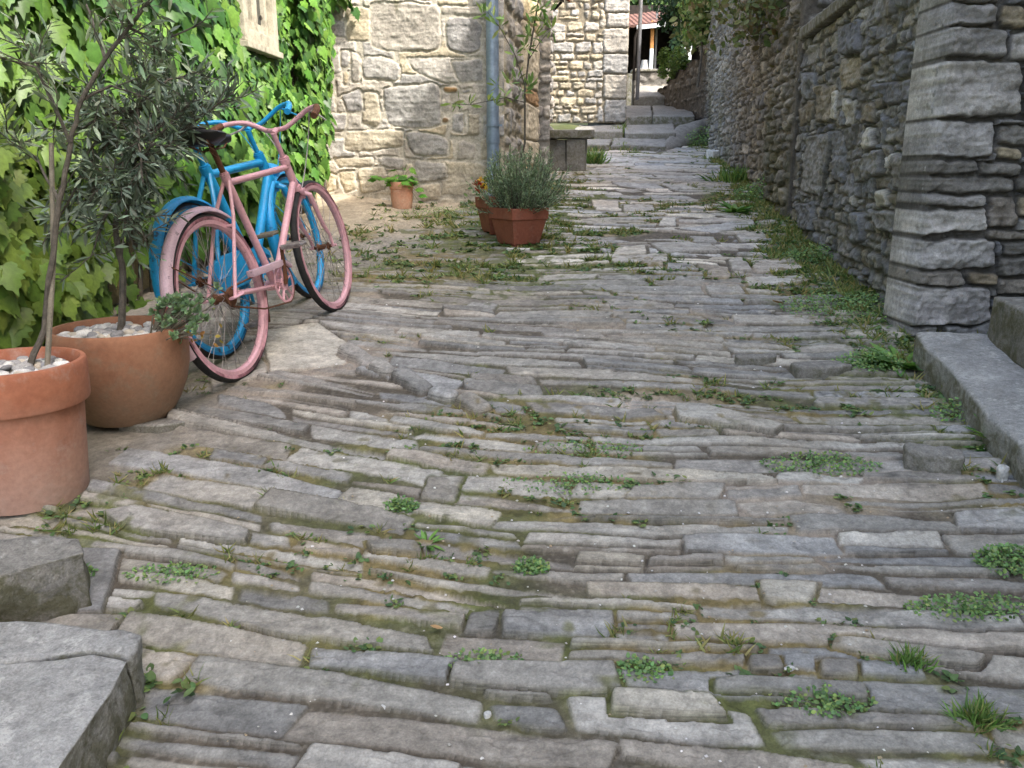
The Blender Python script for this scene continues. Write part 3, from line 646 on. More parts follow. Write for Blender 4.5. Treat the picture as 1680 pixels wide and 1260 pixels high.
def facade():
    # lane side of the stone house: quoins, pale door jamb, grey pier
    d = LD; L = 4.15; O = Vector(CORNER); st = []
    for P in mondrian(0, 1.15, .5, 6, .2, .42, (.8, 1.8), R1, [], .02, .25):
        st.append(dict(p=P, h=R1.uniform(.02, .045), bev=.03, round=.02, c=rc(GREYS, .75, 1.0)))
    v = .6
    while v < 5.5:
        h = R1.uniform(.3, .75); c = rc(YELLS+[(208, 190, 150)], .9, 1.15)
        if R1.random() < .2: h = .18; c = rc([(180, 146, 108)], .9, 1.1)
        st.append(dict(p=[(1.2, v), (2.5, v), (2.5, v+h-.012), (1.2, v+h-.012)], h=.05, bev=.02, round=.01, c=c)); v += h
    for P in mondrian(2.55, L, .5, 6, .10, .3, (.6, 1.6), R1, [], .02, .3):
        st.append(dict(p=P, h=R1.uniform(.06, .12), bev=.04, round=.02, c=rc([(150, 146, 142), (136, 132, 128), (166, 158, 148)], .8, 1.1)))
    V = np.concatenate([steps_lin(.5, 3.9, .014), np.linspace(4, 6.2, 30)])
    at_house(wall_mesh('lane_wall', O, d, steps_lin(.002, L, .012), V, st, M['wall_pale'], None, (176, 166, 146), .25, .012, .012, .4, .01, 130))
    st = []
    for P in mondrian(0, .9, .5, 6, .15, .35, (.8, 1.8), R1, [], .02, .25): st.append(dict(p=P, h=R1.uniform(.02, .05), bev=.03, round=.02, c=rc(GREYS, .75, 1.0)))
    E = O+d*2.62+Vector((.015, -.01, 0))                 # grey end pier stands a hand's breadth into the lane
    at_house(wall_mesh('end_pier', E, (1, 0, 0), steps_lin(0, .16, .016), V, st, M['wall_pale'], None, (150, 146, 138), .25, .012, .012, .2, .01, 135))
facade()
def pipe():
    mb = MB(); x, y = PX(810, 300, 8.6).x, YF-.10; z0, z1 = gz(x, y)+.05, 6.0
    mb.tube([(x, y, z0+.10), (x, y, z1)], .062, 20); mb.tube([(x, y-.10, z0), (x, y-.05, z0+.03), (x, y, z0+.11)], .062, 16)
    for z in (1.36, 3.3): mb.tube([(x, y, z), (x, y, z+.10)], .067, 20)
    o = mb.build('drainpipe', M['zinc']); at_house(o)
    for z in (1.52, 3.1):
        b = MB(); b.tube([(x, y, z), (x, y, z+.022)], .072, 20); b.box((x+.02, y+.07, z+.011), (.02, .12, .02)); b.box((x+.078, y, z+.011), (.03, .012, .02))
        b.build('pipe_bracket', M['zinc'], o)
pipe()
def canopy():
    mb = MB(); d = LD; e = Vector((d.y, -d.x, 0))         # short tiled canopy above the door, seen end-on
    o = CORNER+d*3.5
    for i in range(6):
        q = o+d*(i*.13)+e*.04; n = 8; vs = []; fs = []
        for j, (t, h) in enumerate(((0.0, 3.52), (.24, 3.40))):
            for k in range(n+1):
                a = math.pi*k/n; vs.append(q+e*t+d*(.065*math.cos(a))+Vector((0, 0, h+.05*math.sin(a))))
            for k in range(n+1):
                a = math.pi*k/n; vs.append(q+e*t+d*(.050*math.cos(a))+Vector((0, 0, h+.035*math.sin(a))))
        m = n+1
        for k in range(n):
            fs += [(k, k+1, 2*m+k+1, 2*m+k), (m+k+1, m+k, 3*m+k, 3*m+k+1), (2*m+k, 2*m+k+1, 3*m+k+1, 3*m+k), (k+1, k, m+k, m+k+1)]
        mb.add(vs, fs)
    at_house(mb.build('tile_canopy', M['tile']))
    b = MB()
    for i in (0, 5): q = o+d*(i*.13); b.tube([q+Vector((0, 0, 3.25)), q+e*.16+Vector((0, 0, 3.40))], .02, 6)
    b.box(o+d*.33+e*.1+Vector((0, 0, 3.455)), (.2, .75, .02), Matrix.Rotation(-.153, 3, 'Z') @ Matrix.Rotation(.46, 3, 'Y'))
    at_house(b.build('canopy_frame', M['darkwood']))
canopy()
# ---- ivy house on the left
def ivx(y): return -1.93-.075*(YF-y)
ivy_house = empty('plastered_house', (ivx(4), 4, gz(ivx(4), 4)), 'plastered house on the left whose wall is covered in climbing vine', 'house')
def at_ivy(o): o.parent = ivy_house; o.matrix_parent_inverse = Matrix.Translation(-ivy_house.location); return o
def ivy_wall():
    a = Vector((ivx(9.2), 9.2, 0)); b = Vector((ivx(-.5), -.5, 0)); u = (a-b).normalized()
    L = (a-b).length                                    # u away from us gives a normal to the right
    R = random.Random(21); st = []
    for P in mondrian(0, L, 0, 1.6, .12, .3, (1, 2.4), R, [], .02, .35):
        if R.random() < .8: st.append(dict(p=P, h=R.uniform(.02, .05), bev=.03, round=.02, c=rc(GREYS+YELLS, .8, 1.05, R)))
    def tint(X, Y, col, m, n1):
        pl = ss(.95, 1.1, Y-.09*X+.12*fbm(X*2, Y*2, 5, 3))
        return col*(1-pl[..., None])+np.array(lin(196, 178, 138))[None, None]*(1+.2*n1)[..., None]*pl[..., None]*.55  # plaster colour darkened to stand in for the shade behind the vine
    V = np.concatenate([steps_lin(-.1, 3.6, .03), np.linspace(3.7, 6, 12)])
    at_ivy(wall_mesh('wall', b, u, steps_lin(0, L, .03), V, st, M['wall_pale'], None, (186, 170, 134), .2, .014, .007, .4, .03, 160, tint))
ivy_wall()
def window(y0, y1, z0, z1):
    """casement window standing proud of the wall, pane side towards the lane"""
    a = Vector((ivx(y0)+.10, y0, 0)); b = Vector((ivx(y1)+.10, y1, 0)); d = (b-a).normalized(); n = Vector((d.y, -d.x, 0)); Wd = (b-a).length
    rot = Matrix((d, -n, Vector((0, 0, 1)))).transposed()
    P = lambda u, z, t=0: a+d*u+n*t+Vector((0, 0, z))
    def bar(mb, u0, u1, za, zb, t, dep): mb.box(P((u0+u1)/2, (za+zb)/2, t), (u1-u0, dep, zb-za), rot)
    fr = MB(); fw = .085
    bar(fr, 0, fw, z0, z1, 0, .14); bar(fr, Wd-fw, Wd, z0, z1, 0, .14); bar(fr, fw+.001, Wd-fw-.001, z0, z0+.09, 0, .137); bar(fr, fw+.001, Wd-fw-.001, z1-.08, z1, 0, .137)
    root = fr.build('window', M['paintwood'], None, False, .006); at_ivy(root)
    s = MB(); bar(s, -.02, Wd+.02, z0-.05, z0-.004, .01, .17); k = s.build('sill', M['paintwood'], root, False, .006)
    for (u0, u1) in ((fw+.004, Wd/2-.002), (Wd/2+.002, Wd-fw-.004)):
        c = MB(); t = .05; zz0, zz1 = z0+.095, z1-.085
        bar(c, u0, u0+t, zz0, zz1, -.005, .05); bar(c, u1-t, u1, zz0, zz1, -.005, .05); bar(c, u0+t+.001, u1-t-.001, zz0, zz0+.07, -.005, .048); bar(c, u0+t+.001, u1-t-.001, zz1-.05, zz1, -.005, .048)
        zm = zz0+.52
        while zm < zz1-.2: bar(c, u0+t+.001, u1-t-.001, zm, zm+.025, -.005, .04); zm += .5
        c.build('casement', M['paintwood'], root, False, .004)
        g = MB(); bar(g, u0+t-.005, u1-t+.005, zz0+.06, zz1-.045, -.018, .006); g.build('pane', M['glass'], root, False)
window(6.42, 7.12, 2.03, 3.4)
window(4.25, 4.9, 2.02, 3.3)
# ---- right-hand walls
PC = Vector((1.95, 3.92, 0))                             # the corner pier
def wallA():
    wl = empty('stone_wall', (2.2, 5.6, gz(2.2, 5.6)), 'dark grey rubble wall with a coping, on the right beside the step slab', 'wall')
    def put(o): o.parent = wl; o.matrix_parent_inverse = Matrix.Translation(-wl.location); return o
    L = 3.62; O = PC+LD*L; R = random.Random(31); st = []; top = 2.16
    DG = [(140, 140, 142), (152, 151, 151), (128, 129, 133), (160, 158, 154), (144, 141, 137), (133, 135, 141)]
    occ = []
    def uvp(px, py):                                     # pixel on the wall plane
        d = PX(px, py, 1); d.z -= HC; nn = Vector((LD.y, -LD.x, 0)); k = (PC.dot(nn))/(d.dot(nn)); p = d*k
        return ((O-Vector((p.x, p.y, 0))).length, HC+p.z)
    # upright and large stones that stand out in the photograph (crop 5 coordinates)
    bigs = [([(800, 120), (945, 90), (940, 240), (800, 265)], 'b', .03), ([(700, 410), (800, 400), (800, 570), (710, 580)], 'o', .03), ([(690, 600), (790, 590), (770, 720), (690, 700)], 'b', .01), ([(480, 680), (570, 660), (570, 900), (480, 890)], 'g', .04),
            ([(850, 270), (930, 270), (930, 400), (850, 430)], 'o', .03), ([(1000, 400), (1200, 380), (1210, 470), (1050, 500)], 'b', .02), ([(1090, 250), (1200, 240), (1200, 350), (1100, 370)], 'b', .02), ([(1110, 740), (1230, 735), (1220, 920), (1110, 900)], 'g', .05),
            ([(900, 760), (1050, 710), (1040, 830), (900, 870)], 'g', .05), ([(1185, 580), (1255, 575), (1250, 720), (1190, 690)], 'o', .05), ([(960, 1000), (1090, 1000), (1100, 1110), (1010, 1090)], 'g', .05), ([(790, 620), (860, 640), (850, 880), (800, 860)], 'g', .04),
            ([(600, 970), (700, 960), (700, 1100), (620, 1090)], 'g', .06), ([(880, 1010), (950, 1010), (940, 1150), (870, 1160)], 'g', .05), ([(1110, 1050), (1190, 1040), (1190, 1150), (1110, 1160)], 'g', .05), ([(860, 460), (910, 480), (900, 600), (860, 590)], 'w', .03),
            ([(790, 430), (818, 430), (815, 570), (795, 570)], 'w', .05), ([(960, 610), (1000, 600), (998, 710), (962, 720)], 'w', .05), ([(1015, 895), (1060, 895), (1060, 985), (1015, 985)], 'w', .05), ([(1090, 730), (1110, 730), (1108, 800), (1090, 800)], 'w', .05),
            ([(1060, 735), (1082, 735), (1080, 800), (1062, 800)], 'w', .05), ([(895, 920), (915, 920), (912, 990), (895, 990)], 'w', .05), ([(920, 500), (1010, 490), (1000, 580), (925, 590)], 'o', .03), ([(1215, 180), (1295, 170), (1290, 290), (1215, 350)], 'g', .05),
            ([(640, 350), (690, 345), (690, 470), (640, 480)], 'g', .03), ([(560, 520), (610, 520), (610, 600), (560, 610)], 'o', .03)]
    pal = dict(g=DG, b=[(122, 124, 132), (130, 130, 136)], o=[(150, 142, 128), (144, 136, 122)], w=[(182, 178, 170), (194, 190, 182)])
    for pts, k, h in bigs:
        P = [uvp(1100+a*580/1680, b*420/1217) for a, b in pts]; A = np.array(P)
        st.append(dict(top=.008, p=P, h=h*.5+.02, bev=.014, round=.006, c=rc(pal[k], .85, 1.1, R), tilt=(R.uniform(-.1, .1), R.uniform(-.1, .1))))
        occ.append((A[:, 0].min(), A[:, 0].max(), A[:, 1].min(), A[:, 1].max()))
    for (py0, py1, ln) in ((20, 120, .20), (232, 430, .12), (440, 580, .25), (595, 645, .14), (655, 712, .3), (718, 760, .14), (770, 860, .22), (885, 985, .13), (1050, 1195, .24)):
        v0 = PY(1500, py1*200/450, PC.y).z; v1 = PY(1500, py0*200/450, PC.y).z
        st.append(dict(top=.008, p=[(L-ln*R.uniform(.9, 1.1), v0+.01), (L+.08, v0+.008), (L+.08, v1-.008), (L-ln, v1-.01)], h=R.uniform(.03, .045), bev=.010, round=.005, c=rc([(160, 158, 155), (148, 146, 144)], .9, 1.1, R), tilt=(R.uniform(-.05, .05), R.uniform(-.08, .05))))
    for P in mondrian(0, L-.02, .2, top, .06, .17, (.7, 2.4), R, [], .006, .38):
        st.insert(0, dict(p=P, h=R.uniform(.012, .036), bev=R.uniform(.005, .012), round=R.uniform(.0015, .005), c=rc(DG+[(148, 143, 134)], .75, 1.15, R), tilt=(R.uniform(-.16, .16), R.uniform(-.2, .16))))
    def tint(X, Y, col, m, n1):
        gr = ss(.15, .5, fbm(X*1.3, Y*1.3, 44, 3))[..., None]*.4
        return col*(1-gr)+np.array(lin(126, 122, 120))[None, None]*(1+.3*n1)[..., None]*gr
    put(wall_mesh('wall', O, -LD, steps_lin(0, L, .0075), steps_lin(.2, top, .0075), st, M['wall_dark'], None, (116, 114, 110), .3, .016, .014, .10, .05, 200, tint, mort_fill=.004))
    # coping slabs
    s0 = 0.02; k = 0
    while s0 < L-.1:
        ln = min(R.uniform(.5, .95), L-s0); n = Vector((-LD.y, LD.x, 0))
        a = PC+LD*s0; b = PC+LD*(s0+ln-.012)
        q = [a+n*.07, b+n*.07, b-n*.46, a-n*.46]; s0 += ln; k += 1
        put(rock('coping', [(p.x, p.y) for p in q], top+.095+R.uniform(-.006, .012), top+.004, M['slab_dark'], None, .014, .006, 7, None, k))
    # pier face towards us: the quoins
    qs = []
    def fv(cx, cy): p = PY(1480+cx*200/450, cy*200/450, PC.y); return (-.06 if cx <= 168 else p.x-PC.x+.04, p.z)
    Q = [([(135, 40), (160, 20), (320, 20), (322, 95), (135, 120)], 'g'), ([(335, 22), (420, 22), (425, 108), (335, 100)], 'o'), ([(432, 20), (470, 20), (470, 110), (432, 110)], 'g'), ([(165, 120), (250, 108), (355, 115), (352, 220), (162, 215)], 'g'), ([(375, 125), (520, 110), (520, 235), (362, 225)], 'l'),
         ([(130, 250), (165, 232), (400, 235), (415, 265), (410, 425), (380, 432), (125, 430)], 'l'), ([(132, 440), (312, 452), (300, 585), (130, 575)], 'l'), ([(325, 470), (520, 460), (520, 535), (322, 535)], 'd'), ([(318, 545), (415, 545), (412, 588), (318, 588)], 'o'), ([(120, 595), (250, 592), (255, 640), (120, 645)], 'd'),
         ([(262, 605), (410, 600), (410, 650), (262, 645)], 'd'), ([(110, 655), (380, 655), (375, 715), (108, 708)], 'd'), ([(98, 715), (275, 720), (270, 765), (98, 755)], 'g'), ([(85, 775), (280, 768), (280, 855), (150, 862), (82, 850)], 'l'), ([(290, 730), (395, 725), (395, 835), (290, 840)], 'd'), ([(402, 730), (480, 728), (480, 795), (405, 795)], 'o'),
         ([(105, 885), (320, 880), (322, 980), (240, 992), (100, 985)], 'l'), ([(290, 845), (450, 850), (450, 880), (290, 880)], 'd'), ([(345, 890), (520, 885), (520, 935), (350, 935)], 'd'), ([(335, 945), (520, 948), (520, 1005), (340, 1010)], 'd'), ([(90, 995), (205, 995), (205, 1045), (95, 1045)], 'd'), ([(220, 1000), (330, 1005), (325, 1045), (220, 1045)], 'o'),
         ([(335, 1020), (520, 1020), (520, 1085), (335, 1080)], 'd'), ([(60, 1055), (120, 1040), (300, 1060), (300, 1180), (240, 1200), (75, 1190), (55, 1120)], 'l'), ([(385, 650), (520, 650), (520, 715), (388, 710)], 'd'), ([(425, 600), (520, 600), (520, 640), (425, 640)], 'd'), ([(430, 360), (520, 360), (520, 420), (425, 420)], 'd'), ([(425, 260), (520, 255), (520, 340), (430, 340)], 'd')]
    pal2 = dict(g=[(162, 159, 156), (154, 151, 148)], l=[(176, 172, 170), (182, 178, 173), (170, 167, 165)], d=[(134, 129, 122), (126, 123, 118), (140, 133, 124)], o=[(154, 143, 122), (146, 134, 114)])
    st2 = []; occ.clear(); heads = []
    for pts, k in Q:
        P = [fv(*p) for p in pts]; A = np.array(P); occ.append((A[:, 0].min(), A[:, 0].max(), A[:, 1].min(), A[:, 1].max()))
        st2.append(dict(top=.010, p=P, h=R.uniform(.03, .045), bev=.010, round=.005, c=rc(pal2[k], .9, 1.1, R), tilt=(R.uniform(-.04, .04), R.uniform(-.08, .04))))
    for P in mondrian(-.10, 1.9, .2, top, .09, .17, (1.2, 3.2), R, [], .014, .35):
        st2.insert(0, dict(p=P, h=R.uniform(.02, .05), bev=.016, round=.005, c=rc(DG, .8, 1.05, R)))
    put(wall_mesh('end_wall', PC+Vector((-.04, -.035, 0)), (1, 0, 0), steps_lin(0, 1.9, .0065), steps_lin(.2, top, .0065), st2, M['wall_dark'], None, (92, 89, 85), .25, .014, .016, .3, .01, 230))
    for k, (a, b) in enumerate(((0, .8), (.81, 1.9))):
        put(rock('coping', [(PC.x+a-.05*(k == 0), PC.y-.07), (PC.x+b, PC.y-.07), (PC.x+b, PC.y+.4), (PC.x+a+.46*(k == 0), PC.y+.4)], top+.09, top+.004, M['slab_dark'], None, .014, .006, 7, None, 40+k))
wallA()
def wallB():
    wl = empty('garden_wall', (3.1, 12, gz(3.1, 12)), 'tall brown-grey rubble wall with mossy stones, beyond the coping wall on the right', 'wall')
    def put(o): o.parent = wl; o.matrix_parent_inverse = Matrix.Translation(-wl.location); return o
    R = random.Random(41); A0 = PC+LD*3.68+Vector((-.03, 0, 0)); L = 14.5; O = A0+LD*L; st = []
    BG = [(146, 141, 132), (156, 150, 140), (134, 130, 124), (166, 159, 147), (142, 135, 122), (132, 130, 129)]
    for P in mondrian(0, L, .5, 6, .07, .20, (.7, 2.2), R, [], .012, .45):
        if R.random() < .95: st.append(dict(p=P, h=R.uniform(.015, .05), bev=R.uniform(.008, .016), round=R.uniform(.002, .006), c=rc(BG, .75, 1.12, R), tilt=(R.uniform(-.15, .15), R.uniform(-.2, .15))))
    def tint(X, Y, col, m, n1):
        g = ss(.05, .45, fbm(X*.9, Y*.9, 46, 3)+.35*ss(4, 0, X)-.1)[..., None]*.45
        return col*(1-g)+np.array(lin(92, 92, 56))[None, None]*(1+.4*n1)[..., None]*g
    U = np.concatenate([np.linspace(0, 9, 500), steps_lin(9.015, L, .012)])
    put(wall_mesh('wall', O, -LD, U, np.concatenate([steps_lin(.5, 3.6, .013), steps_lin(3.62, 6, .02)]), st, M['wall_dark'], None, (112, 107, 98), .3, .02, .018, .10, .08, 260, tint,
                  topfn=lambda u: 4.55+1.1*ss(8, 2, u)+.12*fbm(u*1.7, u*0, 4, 2)+.03*np.sin(u*9)))
    st = []
    for P in mondrian(0, .56, .5, 4.6, .12, .3, (1.2, 3), R, [], .025, .3): st.append(dict(p=P, h=R.uniform(.03, .06), bev=.025, round=.016, c=rc(BG, .85, 1.15, R)))
    put(wall_mesh('end_wall', A0+Vector((-.005, -.02, 0)), (1, 0, 0), steps_lin(0, .56, .012), steps_lin(.5, 4.5, .013), st, M['wall_dark'], None, (104, 99, 92), .3, .014, .012, .1, .01, 290))
wallB()
def neighbour():
    """house above the right-hand walls; its eaves shade the lane"""
    h = empty('tall_house', (5, 3, .4), 'tall plain house above the walls on the right, its eaves shading the lane', 'house')
    def put(o): o.parent = h; o.matrix_parent_inverse = Matrix.Translation(-h.location); return o
    n = Vector((LD.y, -LD.x, 0)); E0 = Vector((3.36, 5.43, 0)); zE = 7.93
    a, b = E0+LD*-9.5, E0+LD*4.0
    mb = MB(); w0, w1 = .42, 7
    P = [a+n*w0, b+n*w0, b+n*w1, a+n*w1]
    mb.add([p+Vector((0, 0, 0)) for p in P]+[p+Vector((0, 0, zE-.1)) for p in P], [(0, 1, 5, 4), (1, 2, 6, 5), (2, 3, 7, 6), (3, 0, 4, 7)])
    put(mb.build('wall', M['plaster'], None, False))
    r = MB(); m = .5*(w0+w1); Q = [a, b, b+n*m, a+n*m, b+n*(w1+.4), a+n*(w1+.4)]; zz = [zE, zE, zE+1.6, zE+1.6, zE, zE]
    vs = [q+Vector((0, 0, z)) for q, z in zip(Q, zz)]; vs += [v-Vector((0, 0, .12)) for v in vs]
    r.add(vs, [(0, 1, 2, 3), (3, 2, 4, 5), (7, 6, 9, 8), (8, 9, 11, 10), (1, 0, 6, 7), (4, 10, 11, 5), (0, 3, 9, 6), (3, 5, 11, 9), (2, 1, 7, 8), (4, 2, 8, 10)])
    put(r.build('roof', M['tile'], None, False))
neighbour()
# ================================================================ stone steps, bench, stairs
def doorstep():
    t = empty('stone_step', G(60, 1200), 'pale grey cracked doorstep slab in the lower left corner of the lane', 'step')
    h = .125; g = lambda px, py: G(px, py, h)
    crack = [(-150, 1082), (0, 1086), (70, 1078), (150, 1066), (200, 1072), (212, 1076)]
    far = [(-150, 1010), (0, 1019), (130, 1027), (233, 1041), (225, 1066)]
    A = [g(*p) for p in far]+[g(*p) for p in crack[::-1]]
    near = [(a, b+5) for a, b in crack]+[(180, 1140), (96, 1260), (-20, 1420), (-150, 1420)]
    B = [g(*p) for p in near]
    def mk(P, s):
        xy = [(p.x-t.location.x, p.y-t.location.y) for p in P]; zt = [p.z-t.location.z for p in P]; zb = [gz(p.x, p.y)-.06-t.location.z for p in P]
        return rock('slab', xy, zt, zb, M['slab'], t, .006, .008, 11, None, s, .012)
    mk(A, 1); mk(B, 2)
    # higher block behind it
    t2 = empty('stone_block', G(40, 1000), 'dark rough stone block behind the cracked doorstep slab, under the banded clay pot', 'block')
    h2 = .15; P = [G(-170, 925, h2), G(-60, 893, h2), G(60, 882, h2), G(128, 884, h2), G(138, 906, h2), G(60, 926, h2), G(-20, 950, h2), G(-170, 1000, h2)]
    xy = [(p.x-t2.location.x, p.y-t2.location.y) for p in P]
    rock('block', xy, [p.z-t2.location.z for p in P], [gz(p.x, p.y)-.05-t2.location.z for p in P], M['slab_dark'], t2, .006, .014, 9, None, 5, .025)
doorstep()
def side_steps():
    t = empty('stone_steps', G(1640, 640), 'worn stone steps going up to the right beside the corner pier', 'steps')
    T = Vector(t.location)
    def mk(P, zt, zb, s, amp=.006, mat='slab'):
        rock('step', [(p.x-T.x, p.y-T.y) for p in P], [z-T.z for z in zt], [z-T.z for z in zb], M[mat], t, .016, amp, 7, None, s, .014)
    a = G(1503, 545, .155); b = G(1700, 735, .165)
    d = (a-b); d.z = 0; d.normalize(); n = Vector((d.y, -d.x, 0))
    if n.x < 0: n = -n
    near = a-d*2.3
    R = random.Random(2); ed = [near.lerp(a, q/13)+n*R.uniform(-.022, .022) for q in range(1, 13)]
    zn = gz(near.x, near.y)+.10
    P = [a, a+n*.62, near+n*.62, near]+ed
    mk(P, [a.z, a.z+.01, zn+.01, zn]+[zn+(a.z-zn)*q/13+R.uniform(-.008, .006) for q in range(1, 13)], [gz(p.x, p.y)-.06 for p in P], 11, .009)
    c = a+n*.27; z2 = a.z+.17; e = near+n*.27
    Q = [c-d*.03, c+n*.6-d*.03, e+n*.6, e]
    mk(Q, [z2, z2, z2-.05, z2-.05], [a.z-.05]*4, 12, .007, 'slab_dark')
    c = a+n*.66; e = near+n*.66; Q = [c-d*.03, c+n*.8-d*.03, e+n*.8, e]; mk(Q, [z2+.17]*4, [z2-.08]*4, 13, .007, 'slab_dark')
side_steps()
def bench():
    p = G(932, 283); t = empty('stone_bench', p, 'low stone bench with a dark slab seat against the house past the rosemary', 'bench')
    y = p.y; q = lambda a, b: PY(a, b, y)
    zt = q(900, 213).z-p.z; zb = q(900, 227).z-p.z
    x0, x1 = q(882, 215).x-p.x, q(975, 215).x-p.x
    rock('seat', [(x0, -.05), (x1, -.03), (x1-.03, .42), (x0, .40)], zt, zb, M['slab_dark'], t, .012, .004, 7, None, 3, .01)
    a, b = q(924, 240).x-p.x, q(966, 240).x-p.x
    rock('support', [(a+.04, 0), (b-.05, -.01), (b, .32), (a, .32)], zb-.004, -.06, M['rock'], t, .02, .008, 6, None, 7, .03)
    rock('support', [(x0-.08, .05), (a+.045, .035), (a+.045, .40), (x0-.08, .40)], zb-.006, -.06, M['rock'], t, .02, .014, 6, None, 9, .03)
bench()
def stairs():
    t = empty('stone_staircase', G(1040, 250), 'worn mossy stone stairs climbing from the far end of the lane', 'stairs'); T = Vector(t.location)
    R = random.Random(8)
    # (pixel row of the foot, pixel row of the front edge, left px, right px, depth)
    y0 = 15.55; z = gz(2.2, y0); n = Vector((LD.y, -LD.x, 0))
    for i, (pl, pr, r0, y0_, r1, y1_) in enumerate(((925, 1095, 238, 15.6, 227, 16.95), (940, 1108, 216, 16.9, 203, 18.35), (1006, 1140, 192, 18.3, 173, 22.2), (1040, 1100, 158, 22.1, 140, 23.9))):
        a = PY(pl, r0, y0_); b = PY(pr, r0, y0_); c = PY(pr, r1, y1_); k = 2 if i < 3 else 1; sh = .154*(y1_-y0_)
        m = a.x+(b.x-a.x)*R.uniform(.4, .6)
        for j, (x0, x1) in enumerate(((a.x, m-.015), (m+.015, b.x)) if k == 2 else ((a.x, b.x),)):
            dz = R.uniform(-.02, .02); o = R.uniform(-.06, .06); xm = (x0+x1)/2
            rock('step', [(x0-T.x, y0_+o-T.y), (xm-T.x, y0_+o+R.uniform(-.06, .04)-T.y), (x1-T.x, y0_+o-T.y), (x1+sh-T.x, y1_-T.y), (x0+sh-T.x, y1_-T.y)], [a.z+dz-T.z, a.z+dz+R.uniform(-.02, .02)-T.z, a.z+dz-T.z, c.z-T.z, c.z-T.z], [a.z-.55-T.z]*5, M['rock'] if i % 2 else M['slab_dark'], t, .03, .02, 4, 12, i*5+j, .05)
    # sloping slab beside the stairs
    p = [G(1075, 252), G(1150, 236), PY(1166, 190, 18.4), PY(1112, 205, 18.0)]
    rock('cheek_slab', [(q.x-T.x, q.y-T.y) for q in p], [p[0].z+.02-T.z, p[1].z+.03-T.z, p[2].z-T.z, p[3].z-T.z], [gz(q.x, q.y)-.15-T.z for q in p], M['rock'], t, .03, .02, 4, 12, 77, .04)
stairs()
BLD, BLDF = blade()
# ================================================================ the far end of the lane
def far_house():
    y = 18.2; x0 = PY(880, 100, y).x; x1 = PY(1030, 100, y).x; zb = 2.0
    t = empty('far_house', (x1, y, zb), 'sunlit rubble stone house at the far end of the lane, left of the stairs', 'house')
    def put(o): o.parent = t; o.matrix_parent_inverse = Matrix.Translation(-t.location); return o
    R = random.Random(61); st = []; L = x1-x0
    for P in mondrian(0, L-.5, zb, 7, .12, .26, (.9, 2.3), R, [], .016, .35):
        st.append(dict(p=P, h=R.uniform(.02, .05), bev=.025, round=.009, c=rc(GREYS+YELLS+[(190, 178, 150)], .66, .92, R)))
    v = zb
    while v < 7:
        h = R.uniform(.28, .5); w_ = R.uniform(.35, .6)
        st.append(dict(p=[(L-w_, v+.012), (L, v+.012), (L, v+h-.012), (L-w_, v+h-.012)], h=.05, bev=.03, round=.015, c=rc(GREYS+[(176, 172, 164)], .75, .95, R)))
        if w_ < .48: st.append(dict(p=[(L-.6, v+.02), (L-w_-.02, v+.02), (L-w_-.02, v+h*.6), (L-.6, v+h*.6)], h=.03, bev=.03, round=.02, c=rc(GREYS, .9, 1.1, R)))
        v += h
    put(wall_mesh('wall', (x0, y, 0), (1, 0, 0), steps_lin(0, L, .016), np.concatenate([steps_lin(zb, 4.9, .016), np.linspace(5, 7, 30)]), st, M['wall_pale'], None, (128, 119, 102), .3, .02, .012, .1, .02, 300))
    O = Vector((x1-.06, y+.12, 0)); st = []
    for P in mondrian(0, 6, zb, 7, .14, .3, (.9, 2.3), R, [], .03, .4): st.append(dict(p=P, h=R.uniform(.02, .05), bev=.03, round=.02, c=rc(GREYS, .6, .95, R)))
    put(wall_mesh('side_wall', O, Vector((.05, 1, 0)), steps_lin(0, 6, .03), steps_lin(zb, 7, .03), st, M['wall_dark'], None, (120, 112, 98), .3, .02, .012, .5, .02, 330))
far_house()
def ridge_bank():
    # grassy strip at the foot of the far house
    pts = [PY(905, 188, 18.0), PY(1000, 190, 18.0)]
    xs = np.linspace(PY(890, 190, 16).x-.6, PY(1010, 190, 17).x+.3, 24); ys = np.linspace(15.2, 18.3, 24)
    X, Y = np.meshgrid(xs, ys); Z = ground(X, Y)-.02+.36*ss(16.6, 18.0, Y)+.08*fbm(X*3, Y*3, 4, 3)-.3*ss(15.5, 15.2, Y)
    k = 5200; x = RNG.uniform(xs[0], xs[-1], k); y = RNG.uniform(15.5, 18.1, k); z = gz(0, 0)+ground(x, y)-.02+.36*ss(16.6, 18.0, y)+.08*fbm(x*3, y*3, 4, 3)
    kk = fbm(x*2, y*2, 9, 2) > -.15; x, y, z = x[kk], y[kk], z[kk]; k = len(x)
    g = scatter('bank_grass', BLD, BLDF, np.stack([x, y, z], -1), unit(k)*.6+np.array([0, 0, .9]), unit(k), RNG.uniform(.06, .17, k), cols([(120, 134, 80), (100, 122, 70), (150, 146, 96)], k, .25, .06), M['herb']); g['kind'] = 'stuff'
    o = npmesh('bank', np.stack([X, Y, Z], -1).reshape(-1, 3), grid_faces(24, 24), M['earth']); o['kind'] = 'structure'
ridge_bank()
def pole():
    y = 20.5; a = PY(1047, 120, y); t = MB()
    t.tube([(a.x, y, a.z-.6), (a.x, y, a.z+4)], .045, 12)
    o = t.build('pole', M['grey_metal']); tag(o, 'thin grey metal pole beside the dark side of the far house', 'pole')
    b = MB(); q = PY(1047, 42, y); b.tube([(a.x, y, q.z), (a.x-.10, y, q.z-.25), (a.x-.10, y, q.z-1.2)], .03, 8); k = b.build('conduit', M['darkwood'], o)
pole()
